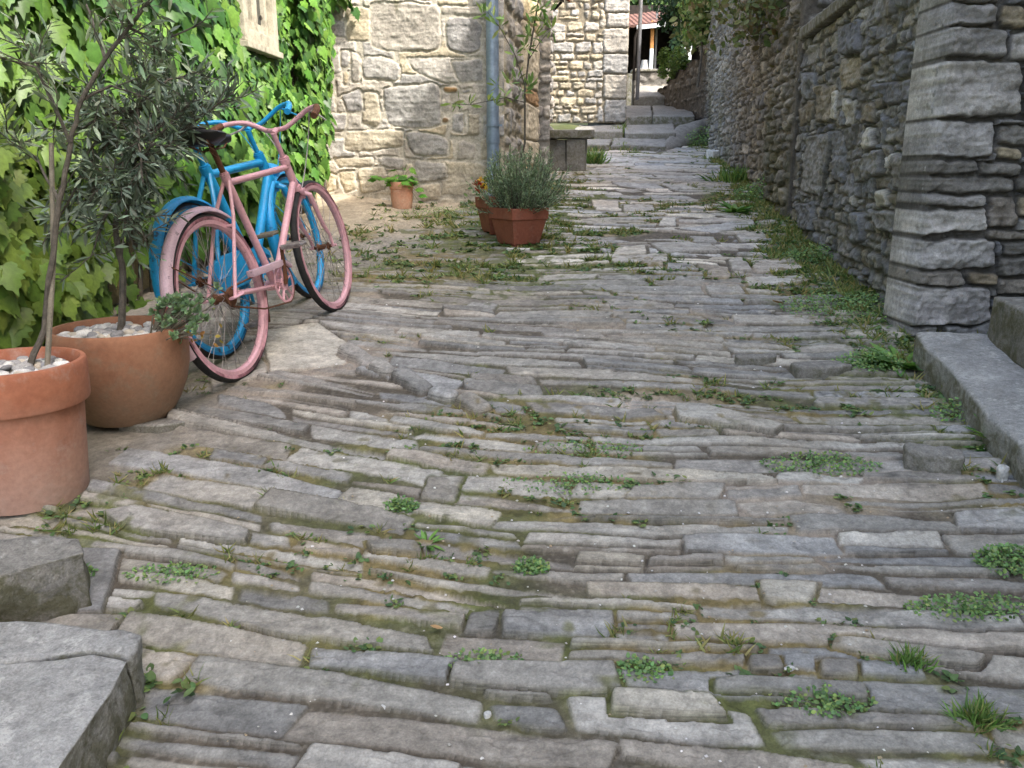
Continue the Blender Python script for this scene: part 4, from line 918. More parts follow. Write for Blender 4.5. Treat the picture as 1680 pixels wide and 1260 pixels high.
def shed():
    y = 27.0; q = lambda a, b, yy=y: PY(a, b, yy)
    fl = q(1070, 118).z
    t = empty('wooden_shed', (q(1090, 118).x, y, fl), 'dark open timber shed with a red tiled roof beyond the end of the lane', 'shed')
    def put(o): o.parent = t; o.matrix_parent_inverse = Matrix.Translation(-t.location); return o
    x0, x1 = q(1030, 100).x, q(1150, 100).x; ze = q(1060, 40).z
    mb = MB(); mb.box(((x0+x1)/2, y+2.4, fl+.6), (x1-x0, .1, 3.4)); mb.box((x0-.06, y+1.2, fl+.6), (.1, 2.3, 3.4)); mb.box((x1+.06, y+1.2, fl+.6), (.1, 2.3, 3.4))
    put(mb.build('wall', M['darkwood'], None, False))
    f = MB(); f.box(((x0+x1)/2, y+1.2, fl-.55), (x1-x0+.4, 2.6, 1.0)); put(f.build('floor', M['slab_dark'], None, False))
    r = MB(); n = 20
    for i in range(n):
        x = x0-.2+(x1-x0+.4)*i/(n-1); zl = ze-.10+.28*(x-x0)/(x1-x0)
        r.tube([(x, y-.25, zl), (x, y+2.6, zl+.75)], .085, 6, True, .5)
    r.add([(x0-.25, y-.2, ze-.16), (x1+.25, y-.2, ze+.12), (x1+.25, y+2.6, ze+.85), (x0-.25, y+2.6, ze+.6)], [(0, 1, 2, 3)])
    put(r.build('roof', M['tile_old'], None, True))
    fa = MB(); fa.box(((x0+x1)/2+.2, y-.24, ze-.02), (x1-x0, .03, .12), Matrix.Rotation(-.09, 3, 'Y')); put(fa.build('fascia', M['white'], None, False))
    p = q(1069, 80).x; w_ = .11
    a = MB(); a.box((p, y, (fl+q(0, 80).z)/2-.05), (w_, w_, q(0, 80).z-fl+.1)); lo = put(a.build('post_foot', M['white'], None, False, .01))
    b = MB(); b.box((p, y, (q(0, 80).z+ze)/2+.05), (w_*.95, w_*.95, ze-q(0, 80).z+.1)); put(b.build('post', M['orange'], None, False, .01))
    c = MB(); c.box((q(1080, 80).x, y+.5, fl+.9), (.06, .06, 2.0)); put(c.build('post', M['grey_metal'], None, False))
    d = MB(); d.box((q(1126, 75).x, y-.05, q(0, 72).z), (.32, .04, 1.0)); put(d.build('board', M['white'], None, False))
    e = MB(); e.tube([(q(1059, 95).x, y+.1, fl), (q(1059, 95).x, y+.1, fl+.35)], [.17, .10], 10); put(e.build('barrel', M['white_rock'], None))
shed()
def far_wall():
    R = random.Random(71)
    y = 24.0; x0 = PY(1040, 140, y).x; x1 = PY(1105, 140, y).x; zb = PY(0, 172, y).z-.4; zt = PY(0, 113, y).z
    t = empty('retaining_wall', (x0, y, zb), 'low grey wall in front of the shed at the end of the lane', 'wall'); st = []
    for P in mondrian(0, x1-x0, zb, zt-.08, .15, .3, (.8, 2), R, [], .03, .4): st.append(dict(p=P, h=R.uniform(.01, .04), bev=.03, round=.02, c=rc(GREYS, .45, .65, R)))
    o = wall_mesh('wall', (x0, y, 0), (1, 0, 0), steps_lin(0, x1-x0, .03), steps_lin(zb, zt-.08, .03), st, M['wall_dark'], t, (104, 102, 97), .3, .02, .012, .4, .02, 350); o.matrix_parent_inverse = Matrix.Translation(-t.location)
    rock('coping', [(-.05, -.08), (x1-x0+.05, -.08), (x1-x0+.05, .5), (-.05, .5)], zt-zb, zt-.075-zb, M['slab'], t, .02, .008, 5, 10, 3)
    # sloping garden wall on its right
    t2 = empty('sloping_wall', PY(1110, 170, 21), 'brown sloping garden wall rising to the right at the end of the lane', 'wall'); T = t2.location
    a = Vector((PY(1082, 168, 22.5).x, 22.8, 0)); b = Vector((PY(1140, 168, 19.5).x+.1, 18.6, 0)); u = (b-a).normalized(); L = (b-a).length; st = []
    z0 = PY(0, 172, 22).z-.5; z1 = PY(0, 150, 22.5).z; z2 = PY(0, 104, 19).z
    for P in mondrian(0, L, z0, z2+.5, .1, .22, (.8, 2), R, [], .03, .5): st.append(dict(p=P, h=R.uniform(.02, .06), bev=.03, round=.02, c=rc([(138, 130, 118), (126, 119, 108), (150, 142, 130)], .7, 1.1, R)))
    o = wall_mesh('wall', a, u, steps_lin(0, L, .02), steps_lin(z0, z2+.5, .02), st, M['wall_dark'], t2, (104, 97, 88), .3, .02, .014, .4, .03, 370, topfn=lambda U: z1+(z2+.3-z1)*(U/L)+.05*np.sin(U*7)); o.matrix_parent_inverse = Matrix.Translation(-T)
far_wall()
# ---- vegetation at the end of the lane
LAN, LANF = lance(.16); OV, OVF = ovate(.30); BLD, BLDF = blade(); LOB, LOBF = lobed()
def cloud(name, c, rad, n, size, cl, mat='wood_far', parent=None, hollow=.45, up=.25, tpl=None, clumps=14, drop=.0):
    """crown of leaf-sized faces gathered in clumps, with gaps between"""
    c = np.array(c); rad = np.array(rad)
    cc = unit(clumps)*RNG.uniform(hollow, 1.0, (clumps, 1)); cr = RNG.uniform(.22, .46, clumps)
    k = RNG.integers(0, clumps, n); p = cc[k]+unit(n)*(cr[k]*RNG.uniform(.35, 1, n)**.5)[:, None]
    nr = p/np.linalg.norm(p, axis=1)[:, None]+unit(n)*.8+np.array([0, 0, up]); tipd = unit(n)+np.array([0, 0, -drop])
    tv, tf = tpl or (OV, OVF)
    shade = RNG.uniform(.75, 1.25, clumps)[k][:, None]
    return scatter(name, tv, tf, c+p*rad, tipd, nr, RNG.uniform(.7, 1.3, n)*size, cols(cl, n)*shade, M[mat], parent)
def far_trees():
    DG = [(52, 78, 48), (64, 92, 56), (44, 68, 44)]; LG = [(118, 142, 70), (100, 128, 62), (134, 152, 86)]
    def tree(pt, rad, n, size, cl, lab, name='tree', trunk=2.5, **kw):
        t = empty(name, (pt[0], pt[1], pt[2]-rad[2]-trunk), lab, 'tree' if name != 'shrub' else 'shrub')
        cloud('crown', (0, 0, rad[2]+trunk), rad, n, size, cl, parent=t, **kw)
        mb = MB(); mb.tube([(0, 0, -.3), (.05, 0, trunk*.6), (0, .05, trunk+rad[2]*1.2)], [.07*rad[0], .05*rad[0], .02*rad[0]], 8)
        for i in range(7):
            a = i*.9; mb.tube([(0, 0, trunk+rad[2]*.1*i), (math.cos(a)*rad[0]*.6, math.sin(a)*rad[1]*.6, trunk+rad[2]*(.5+.14*i))], [.025*rad[0], .01*rad[0]], 6)
        mb.build('trunk', M['bark'], t)
    tree(PY(1130, 4, 24.5), (.85, 1.0, 1.1), 4200, .13, DG, 'dark green tree leaning over the shed roof', 'conifer_tree', clumps=22, hollow=.3)
    tree(PY(1068, -14, 34), (1.6, 1.6, 1.7), 4200, .16, [(84, 108, 58), (98, 124, 70), (70, 94, 52)], 'light green tree behind the shed roof', clumps=22, hollow=.2)
    tree(PY(1152, 4, 18.4), (.48, .7, .75), 3400, .09, LG, 'pale green bush spilling over the end of the tall garden wall', 'shrub', .6, clumps=20, hollow=.3, drop=.4)
    tree(PY(1110, 102, 22.0), (.46, .5, .52), 2600, .07, [(92, 116, 52), (108, 130, 60), (78, 100, 46)], 'round green bush in front of the dark shed', 'shrub', .2, clumps=16, hollow=.3)
    tree(PY(1330, 10, 9.6), (1.1, 1.3, .85), 3600, .08, [(92, 104, 62), (106, 112, 74), (112, 106, 72)], 'dull green bush on the terrace behind the coping of the right wall', 'shrub', .4, clumps=20, hollow=.2)
    for i, (x, y, r, lab) in enumerate(((-2, 46, 5, 'broad wood tree far behind the houses, leftmost'), (6, 52, 6, 'tall wood tree far behind the shed'), (14, 44, 5, 'rounded wood tree far behind the garden wall'), (9, 33, 2.6, 'small tree behind the garden wall and bush'))):
        tree((x, y, SLOPE*y+1.5+r), (r, r, r*1.1), 2600, .10*r, DG if i % 2 else [(74, 98, 56), (62, 86, 50)], lab, trunk=2, clumps=20, hollow=.3)
far_trees()
# ================================================================ climbing vine
def vine():
    t = empty('climbing_vine', (ivx(4)+.2, 4, gz(-1.9, 4)), 'dense climbing vine with big bright green lobed leaves covering the left house wall', 'vine'); T = np.array(t.location)
    n = 24000
    y = 1.0+(8.75-1.0)*RNG.uniform(0, 1, n)**.85; z = RNG.uniform(.1, 4.3, n)
    edge = 8.42+.34*ss(1.8, 3.0, z)+.18*vn(z*2.2, z*0, 4)
    bot = np.where(y < 5, SLOPE*y+.02+.14*vn(y*1.7, y*0, 6), SLOPE*y+.12+.25*ss(6, 8.5, y)+.16*vn(y*1.7, y*0, 6))
    lump = .5+.5*fbm(y*1.6, z*1.6, 8, 3)
    keep = (y < edge) & (z > bot)
    for (a, b, c, d_) in ((6.36, 7.16, 1.98, 9), (4.2, 4.95, 2.0, 9)): keep &= ~((y > a+.02) & (y < b-.02) & (z > c+.02))
    keep &= ~((z < SLOPE*y+.55+.2*vn(y*3, y*0, 9)) & (y > 4.3) & (y < 5.6) & (RNG.uniform(size=n) < .85))
    keep &= RNG.uniform(size=n) < (.55+.75*lump)
    y, z, lump = y[keep], z[keep], lump[keep]; n = len(y)
    dep = .04+(.06+.36*lump**1.3)*RNG.uniform(.1, 1, n)**.55
    dep *= np.where(y > 7.9, .75, 1); nearwin = (y > 6.0) & (y < 7.5) & (z > 1.75); dep = np.where(nearwin, np.minimum(dep, .12), dep)
    x = ivx(y)+dep
    wrap = y > YF-.10; x = np.where(wrap, x+RNG.uniform(.0, .28, n), x); y = np.where(wrap, YF-.06-RNG.uniform(0, .10, n), y)
    nr = np.stack([np.ones(n)*.9, -.35+np.zeros(n), .55+np.zeros(n)], 1)+unit(n)*.6
    tip = np.stack([.25+RNG.normal(0, .22, n), RNG.normal(-.1, .38, n), -.95+RNG.normal(0, .2, n)], 1)
    size = RNG.uniform(.085, .165, n)*np.where(y > 6, .85, 1)
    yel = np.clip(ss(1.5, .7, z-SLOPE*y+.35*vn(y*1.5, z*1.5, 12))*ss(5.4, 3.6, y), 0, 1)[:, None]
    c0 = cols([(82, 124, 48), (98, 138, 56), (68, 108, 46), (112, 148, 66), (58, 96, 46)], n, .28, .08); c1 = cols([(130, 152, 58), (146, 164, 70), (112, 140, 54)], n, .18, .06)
    c = c0*(1-yel*.6)+c1*yel*.6; c *= (.62+.34*lump)[:, None]  # hollows get darker leaves: the vine's inner shade put into the colour
    pos = np.stack([x, y, z], 1)-T
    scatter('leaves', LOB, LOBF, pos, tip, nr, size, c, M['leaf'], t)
    mb = MB(); R = random.Random(4)
    for i in range(34):
        yy = 1.4+i*.21; z0 = gz(ivx(yy), yy)-.02; p = []; q = yy
        for k in range(16):
            zz = z0+k*.24; q += R.uniform(-.12, .12); p.append(Vector((ivx(q)+.05+R.uniform(0, .05), q, zz))-Vector(T))
            if q > 8.5: q = 8.4
        mb.tube(p, [.016-.0007*k for k in range(16)], 6)
    mb.build('stem', M['bark'], t)
vine()
# ================================================================ pots
M['clay_banded'] = mat_terracotta('orange_terracotta', lin(172, 110, 82), lin(178, 150, 136), lin(152, 92, 68), [(.14, .9), (.48, .0)])
M['clay_round'] = mat_terracotta('brown_terracotta', lin(160, 112, 84), lin(142, 124, 104), lin(142, 96, 70), [(.10, .9), (.44, 0)])
M['clay_red'] = mat_terracotta('red_terracotta', lin(144, 84, 64), lin(150, 104, 86), lin(122, 68, 52), [(.02, .4), (.2, 0)])
M['clay_small'] = mat_terracotta('pink_terracotta', lin(198, 140, 110), lin(214, 184, 160), lin(188, 122, 92), [(.06, .8), (.3, .1)])
def pebbles(parent, loc, r, n, s0, s1, name='pebbles', dome=.02):
    ico = bmesh.new(); bmesh.ops.create_icosphere(ico, subdivisions=2, radius=1); bv = np.array([v.co[:] for v in ico.verts]); bf = np.array([[v.index for v in f.verts] for f in ico.faces]); ico.free()
    a = RNG.uniform(0, 2*np.pi, n); q = r*np.sqrt(RNG.uniform(0, 1, n)); V = []; Cc = []
    pal = [(214, 210, 204), (190, 186, 182), (226, 222, 214), (168, 164, 162), (204, 192, 174), (150, 148, 148)]
    for i in range(n):
        s = RNG.uniform(s0, s1)*np.array([1.25, .95, .7])*RNG.uniform(.8, 1.2, 3); m = Matrix.Rotation(RNG.uniform(0, 6.3), 3, 'Z') @ Matrix.Rotation(RNG.uniform(-.6, .6), 3, 'X')
        v = bv*(1+.16*vn(bv[:, 0]*1.7+i, bv[:, 1]*1.7+bv[:, 2], i)[:, None]); v = np.sign(v)*np.abs(v)**.85*s; v = v @ np.array(m).T
        V.append(v+np.array([q[i]*math.cos(a[i]), q[i]*math.sin(a[i]), dome*(1-(q[i]/r)**2)+RNG.uniform(-.4, .7)*s1])); Cc.append(np.repeat(np.array(lin(*pal[int(RNG.integers(len(pal)))]))[None]*RNG.uniform(.8, 1.1), len(bv), 0))
    Fc = np.concatenate([bf+i*len(bv) for i in range(n)])
    o = npmesh(name, np.concatenate(V), Fc, M['pebble'], parent, np.concatenate(Cc)); o.location = loc
    return o
def banded_pot():
    b = G(50, 811); b.z = gz(b.x, b.y); t = empty('plant_pot', b, 'orange terracotta pot with a thick rim band, topped with white pebbles, at the left edge', 'flower pot', 'round clay plant pots')
    mb = MB(); R = .197; H = .41
    mb.lathe([(0, .012), (R*.76, .012), (R*.80, 0), (R*.815, .02), (R*.86, .15), (R*.905, H-.125), (R*.905, H-.118)], 64)
    mb.lathe([(R*.905, H-.121), (R*.985, H-.121), (R*1.0, H-.113), (R*1.01, H-.02), (R*1.0, H-.004), (R*.985, H), (R*.93, H), (R*.905, H-.008), (R*.88, H-.08), (R*.86, H-.16)], 64)
    mb.build('pot', M['clay_banded'], t)
    s = MB(); s.lathe([(0, H-.052), (R*.88, H-.058)], 40); s.build('soil', M['soil'], t)
    p = pebbles(t, (0, 0, H-.045), R*.80, 150, .012, .021, dome=.012); p['kind'] = 'stuff'
    return b, H, R
P1, H1, RR1 = banded_pot()
def round_pot():
    b = G(212, 684); b.z = gz(b.x, b.y)+.008; t = empty('plant_pot', b, 'big round-bellied brown terracotta pot with pebbles, in front of the bicycles', 'flower pot', 'round clay plant pots')
    mb = MB(); R = .232; H = .335
    prof = [(0, .01), (R*.58, .01), (R*.62, 0), (R*.68, .016), (R*.82, .07), (R*.93, .135), (R*.985, .20), (R*1.0, .255), (R*.995, .30), (R*.985, H-.012), (R*.96, H), (R*.90, H), (R*.875, H-.01), (R*.86, H-.05), (R*.88, H-.12)]
    mb.lathe(prof, 72); mb.build('pot', M['clay_round'], t)
    s = MB(); s.lathe([(0, H-.05), (R*.87, H-.058)], 40); s.build('soil', M['soil'], t)
    p = pebbles(t, (0, 0, H-.042), R*.78, 130, .013, .024, dome=.014); p['kind'] = 'stuff'
    return b, H, R
P2, H2, RR2 = round_pot()
fl = G(245, 700); rock('flat_stone', [(-.10, -.03), (.05, -.05), (.13, 0), (.10, .05), (-.06, .05)], .022, -.03, M['rock'], tag(empty('flat_stone', (fl.x, fl.y, gz(fl.x, fl.y)), 'small flat brown stone wedged under the round-bellied pot', 'stone')), .008, .004, 16, 6, 3, .006).name = 'stone'
def small_pot():
    b = G(660, 344); b.z = gz(b.x, b.y)+.005; t = empty('plant_pot', b, 'small pale clay pot holding a leafy seedling in front of the sunlit wall', 'flower pot', 'round clay plant pots')
    R = .118; H = .255; mb = MB()
    mb.lathe([(0, .008), (R*.70, .008), (R*.74, 0), (R*.82, .03), (R*.90, .09), (R*.915, H-.07), (R*.95, H-.068), (R*1.0, H-.06), (R*.985, H-.03), (R*1.0, H-.006), (R*.97, H), (R*.88, H), (R*.85, H-.03), (R*.85, H-.08)], 48)
    mb.build('pot', M['clay_small'], t); s = MB(); s.lathe([(0, H-.03), (R*.86, H-.035)], 30); s.build('soil', M['soil'], t)
    p = empty('seedling_plant', b+Vector((0, 0, H-.02)), 'low plant with bright green lobed leaves growing in the small clay pot', 'plant')
    n = 46; a = RNG.uniform(0, 6.28, n); r = .13*np.sqrt(RNG.uniform(.05, 1, n)); pos = np.stack([r*np.cos(a), r*np.sin(a), RNG.uniform(.0, .075, n)], 1)
    ex = np.array([[-.19, -.02, .06], [-.23, 0, .075], [-.26, .01, .05], [-.16, -.03, .05], [.02, 0, .16], [.05, .02, .18], [.10, 0, .15], [.16, -.05, -.04], [.19, -.06, -.10], [.17, -.05, -.16], [-.06, 0, .14]])
    pos = np.concatenate([pos, ex]); n = len(pos); tip = pos*np.array([1, 1, 0])*6+unit(n)*.4+np.array([0, 0, -.2])
    scatter('leaves', LOB, LOBF, pos, tip, np.array([[.1, -.4, 1]])+unit(n)*.4, RNG.uniform(.06, .10, n), cols([(92, 142, 50), (110, 158, 60), (80, 126, 48)], n), M['leaf'], p)
    m = MB()
    for q in ex: m.tube([(0, 0, -.02), Vector(q)*.5+Vector((0, 0, .035)), q], .0025, 5)
    m.build('stem', M['cane'], p)
small_pot()
def planter(b, rot, half, H, label, dark=False):
    t = empty('square_planter', b, label, 'planter', 'square planters by the drainpipe'); t.rotation_euler = (0, 0, rot)
    mb = MB()
    def ring(h, z): return [(-h, -h, z), (h, -h, z), (h, h, z), (-h, h, z)]
    lv = [ring(half*.70, .02), ring(half*.92, H-.085), ring(half*.985, H-.082), ring(half, H), ring(half*.90, H), ring(half*.84, H-.10)]
    vs = [v for r in lv for v in r]; fs = [(3, 2, 1, 0)]
    for i in range(5):
        for k in range(4): fs.append((i*4+k, i*4+(k+1) % 4, (i+1)*4+(k+1) % 4, (i+1)*4+k))
    mb.add(vs, fs); mb.build('pot', M['clay_red'], t, False, .006)
    for sx in (-1, 1):
        for sy in (-1, 1):
            f = MB(); f.box((sx*half*.48, sy*half*.48, .0105), (.05, .05, .019)); f.build('foot', M['clay_red'], t, False, .004)
    s = MB(); s.add(ring(half*.86, H-.05), [(0, 1, 2, 3)]); s.build('soil', M['soil'], t)
    return t
bp = G(851, 407); bp.z = gz(bp.x, bp.y)+.012; bp.y += .12
planter(bp, math.radians(33), .165, .285, 'red terracotta square planter holding the big rosemary bush')
bq = Vector((bp.x-.16, bp.y+.42, 0)); bq.z = gz(bq.x, bq.y)+.012
planter(bq, math.radians(20), .15, .29, 'red terracotta square planter half hidden behind the rosemary, at the foot of the drainpipe')
rock('flat_stone', [(-.07, -.04), (.10, -.05), (.12, .03), (-.06, .04)], .020, -.02, M['white_rock'], tag(empty('flat_stone', G(846, 411), 'pale flat stone under the front edge of the square planter', 'stone')), .006, .003, 16, 6, 8, .005).name = 'stone'
# ================================================================ plants in the pots
def rosemary():
    t = empty('rosemary_bush', bp+Vector((0, 0, .23)), 'bushy grey-green rosemary with many upright needle stems in the square planter', 'shrub')
    mb = MB(); pos = []; tip = []; R = random.Random(12)
    for i in range(250):
        a = R.uniform(0, 6.28); r = R.uniform(0, .12); out = R.uniform(.04, .30)*(.5+.7*R.random()); h = R.uniform(.20, .52)*(1-.6*(out/.36)**2)
        p0 = Vector((r*math.cos(a), r*math.sin(a), 0)); p2 = Vector((math.cos(a)*(r+out)+.04, math.sin(a)*(r+out), h)); p1 = p0.lerp(p2, .5)+Vector((math.cos(a)*out*.22, math.sin(a)*out*.22, -.03*R.random()))
        pts = []
        for k in range(9):
            s = k/8; pts.append(p0*(1-s)**2+p1*2*s*(1-s)+p2*s*s)
        mb.tube(pts, [.0035-.0003*k for k in range(9)], 5)
        for k in range(46):
            s = .22+.78*k/46; f = s*8; j = min(7, int(f)); q = pts[j].lerp(pts[j+1], f-j); d = (pts[j+1]-pts[j]).normalized()
            o = Vector((R.gauss(0, 1), R.gauss(0, 1), R.gauss(0, 1))).normalized(); pos.append(q); tip.append(d*.9+o*.8)
    mb.build('stem', M['bark'], t); n = len(pos)
    up = np.clip(np.array(pos)[:, 2:3]/.5, 0, 1)
    c = cols([(122, 142, 114), (138, 158, 128), (106, 128, 100), (154, 168, 136)], n, .22, .07)
    scatter('leaves', *lance(.10, -.05), pos, tip, unit(n), RNG.uniform(.022, .042, n), c, M['herb'], t)
rosemary()
def back_planter_plant():
    p = empty('flowering_plant', bq+Vector((-.04, -.02, .24)), 'small plant with yellow and red flowers in the planter behind the rosemary', 'plant')
    n = 150; pos = np.stack([RNG.normal(-.03, .06, n), RNG.normal(0, .06, n), RNG.uniform(0, .24, n)], 1)
    scatter('leaves', OV, OVF, pos, unit(n)+np.array([0, 0, .5]), unit(n)+np.array([0, -.3, 1]), RNG.uniform(.02, .045, n), cols([(96, 120, 74), (112, 132, 86)], n), M['herb'], p)
    k = 8; q = np.stack([RNG.normal(-.10, .03, k), RNG.normal(-.06, .03, k), RNG.uniform(.10, .2, k)], 1)
    for nm, cc, sl_ in (('red_flower', (176, 60, 30), slice(0, 4)), ('yellow_flower', (224, 190, 84), slice(4, 8))):
        qq = np.repeat(q[sl_], 10, 0); m = len(qq)
        scatter(nm, OV, OVF, qq, unit(m)+np.array([0, -.3, .2]), unit(m), np.full(m, .035), cols([cc], m, .15, .05), M['herb'], p)
    # slim sapling that rises past the drainpipe
    y = bq.y; z0 = bq.z+.24; s = empty('oleander_sapling', (bq.x+.10, y, z0), 'slim sapling with sparse pale green leaf tufts rising past the drainpipe', 'sapling'); S = s.location
    A = [Vector((bq.x+.10, y, z0)), PY(861, 235, y), PY(861, 150, y), PY(868, 90, y), PY(882, 10, y), PY(890, -60, y)]
    mb = MB(); mb.tube([p_-S for p_ in A], [.010, .009, .008, .007, .006, .004], 7)
    B = [PY(861, 168, y), PY(830, 160, y), PY(800, 166, y-.04), PY(770, 172, y-.06), PY(742, 170, y-.08)]; mb.tube([p_-S for p_ in B], [.004, .004, .003, .003, .002], 5)
    C2 = [PY(861, 140, y), PY(845, 90, y), PY(820, 45, y-.05), PY(800, 20, y-.08)]; mb.tube([p_-S for p_ in C2], [.005, .004, .003, .002], 5)
    D2 = [PY(866, 100, y), PY(885, 70, y+.03), PY(905, 48, y+.05)]; mb.tube([p_-S for p_ in D2], [.004, .003, .002], 5)
    mb.build('stem', M['bark'], s)
    pos = []; tip = []
    def tuft(p_, n_, r, L=.07):
        for i in range(n_): u = Vector(unit(1)[0]); pos.append(p_-S+u*r*.3); tip.append(u+Vector((0, 0, .35)))
    for q_ in ((862, 150), (870, 142), (855, 152), (848, 132), (815, 140), (835, 138)): tuft(PY(*q_, y), 7, .05)
    for q_ in ((742, 170), (752, 166), (770, 172), (800, 166), (828, 160), (812, 172)): tuft(PY(*q_, y-.06), 5, .03)
    for q_ in ((800, 20), (810, 28), (792, 24), (820, 45), (845, 90)): tuft(PY(*q_, y-.06), 6, .05)
    for q_ in ((868, 60), (872, 40), (880, 20), (890, 15), (905, 48), (862, 78), (878, 60), (895, 35), (885, 5), (900, 20)): tuft(PY(*q_, y), 8, .06)
    n = len(pos); scatter('leaves', *lance(.14, -.1), pos, tip, unit(n)+np.array([0, 0, .8]), RNG.uniform(.06, .105, n), cols([(134, 156, 92), (152, 172, 108), (112, 138, 82)], n), M['herb'], s)
back_planter_plant()
def olive(name, label, base, branches, ntw, seed, lsize, dark, tw=(.10, .26), spread=1.0, r0=.016):
    """branches: polylines (world points); twigs with paired narrow leaves grow along all but the trunk part"""
    t = empty(name, base, label, 'olive tree', 'potted olive trees'); B = Vector(base); R = random.Random(seed); mb = MB(); pos = []; tip = []; nr = []
    for pts, ra, rb, leafy in branches:
        pts = [Vector(p)-B for p in pts]; P = []
        for a, b in zip(pts[:-1], pts[1:]):
            for k in range(4): P.append(a.lerp(b, k/4)+Vector((R.gauss(0, .002), R.gauss(0, .002), 0)))
        P.append(pts[-1]); m = len(P); mb.tube(P, [ra+(rb-ra)*i/(m-1) for i in range(m)], 8)
        if not leafy: continue
        L = sum((P[i+1]-P[i]).length for i in range(m-1)); k = int(L*ntw)
        for _ in range(k):
            f = R.uniform(leafy, 1)*(m-1); i = min(m-2, int(f)); p = P[i].lerp(P[i+1], f-i); d = (P[i+1]-P[i]).normalized()
            u = (d*.7+Vector((R.gauss(0, 1), R.gauss(0, .8), R.gauss(0, 1)))*.75*spread).normalized(); ln = R.uniform(*tw); q = p; tp = [p]
            for s in range(5):
                u = (u+Vector((R.gauss(0, .13), R.gauss(0, .13), R.gauss(0, .13)))).normalized(); q = q+u*ln/5; tp.append(q)
            mb.tube(tp, [.0025, .0022, .002, .0018, .0015, .001], 4)
            nl = int(ln/.0115)
            for s in range(nl):
                g = (s+.5)/nl*5; j = min(4, int(g)); q2 = tp[j].lerp(tp[j+1], g-j); dd = (tp[j+1]-tp[j]).normalized()
                o = Vector((R.gauss(0, 1), R.gauss(0, 1), R.gauss(0, 1))); o = (o-dd*o.dot(dd)).normalized()
                pos.append(q2); tip.append(dd*.75+o*.8); nr.append(Vector((R.gauss(0, .6), R.gauss(-.2, .6), 1)))
    mb.build('trunk', M['bark'], t); n = len(pos)
    c = cols(dark, n, .25, .06); c = np.where((RNG.uniform(size=n) < .22)[:, None], c*1.7+.02, c)
    scatter('leaves', *lance(.115, -.06), pos, tip, nr, RNG.uniform(.75, 1.25, n)*lsize, c, M['olive'], t)
def olives():
    D1 = 2.42; q = lambda a, b, z=0: PX(a, b, D1+z)
    base = P1+Vector((.04, 0, H1-.05))
    tr = [base, q(72, 540), q(85, 430), q(97, 330), q(115, 235), q(133, 165), q(172, 95), q(212, 45), q(262, -20), q(320, -90)]
    olive('olive_tree', 'young olive tree with a thin leaning trunk in the banded clay pot', base,
          [(tr, .0095, .0045, .72), ([tr[5], q(180, 140, .05), q(240, 160, .10)], .005, .002, .2), ([tr[4], q(90, 170, .1), q(40, 60, .15)], .006, .003, .2), ([tr[3], q(60, 260, .1), q(10, 215, .1)], .005, .002, .25),
           ([tr[6], q(150, 30, .1), q(120, -50, .15)], .005, .002, .1), ([tr[7], q(260, 70, .1), q(330, 40, .2)], .005, .002, .1), ([tr[4], q(60, 110, -.1), q(-20, 90, -.1)], .005, .002, .15), ([tr[7], q(215, 10, -.08), q(190, -60, -.1)], .004, .002, .1)],
          17, 5, .052, [(116, 132, 102), (128, 144, 116), (102, 118, 92), (146, 158, 132)], (.08, .18))
    st = MB(); b2 = P1+Vector((.09, .02, H1-.05)); st.tube([b2, q(88, 420, .02), q(84, 235, .04)], [.008, .008, .007], 8)
    tag(st.build('cane', M['cane']), 'dry cane stake beside the olive trunk in the banded clay pot', 'stake')
    D2 = 3.02; q = lambda a, b, z=0: PX(a, b, D2+z); base = P2+Vector((0, 0, H2-.05)); top = q(196, 330)
    tr = [base, q(203, 450), q(190, 385), top, q(205, 260), q(225, 180), q(238, 110)]
    ends = [(385, 150, -.05), (345, 170, .05), (330, 120, .1), (262, 85, .1), (150, 200, .1), (110, 300, .05), (150, 420, -.1), (120, 370, .1), (200, 430, -.15), (255, 235, -.15), (160, 135, .0), (100, 240, -.1), (320, 160, -.1), (345, 150, .12), (235, 300, -.2), (180, 300, -.2), (215, 330, .2), (70, 400, .1), (250, 270, .1), (280, 195, .1), (225, 360, -.1), (240, 395, -.15)]
    br = [(tr, .014, .005, .55)]
    for i, (a, b, z) in enumerate(ends):
        s = tr[3+i % 3]; e = q(a, b, z); m = s.lerp(e, .5)+Vector((0, 0, .04)); br.append(([s, m, e], .007, .0025, .25))
    olive('olive_tree', 'dense dark olive tree growing in the round-bellied pot, hiding part of the blue bicycle', base, br, 36, 9, .050, [(100, 114, 98), (112, 126, 108), (86, 100, 86), (132, 144, 126)], (.08, .17))
olives()
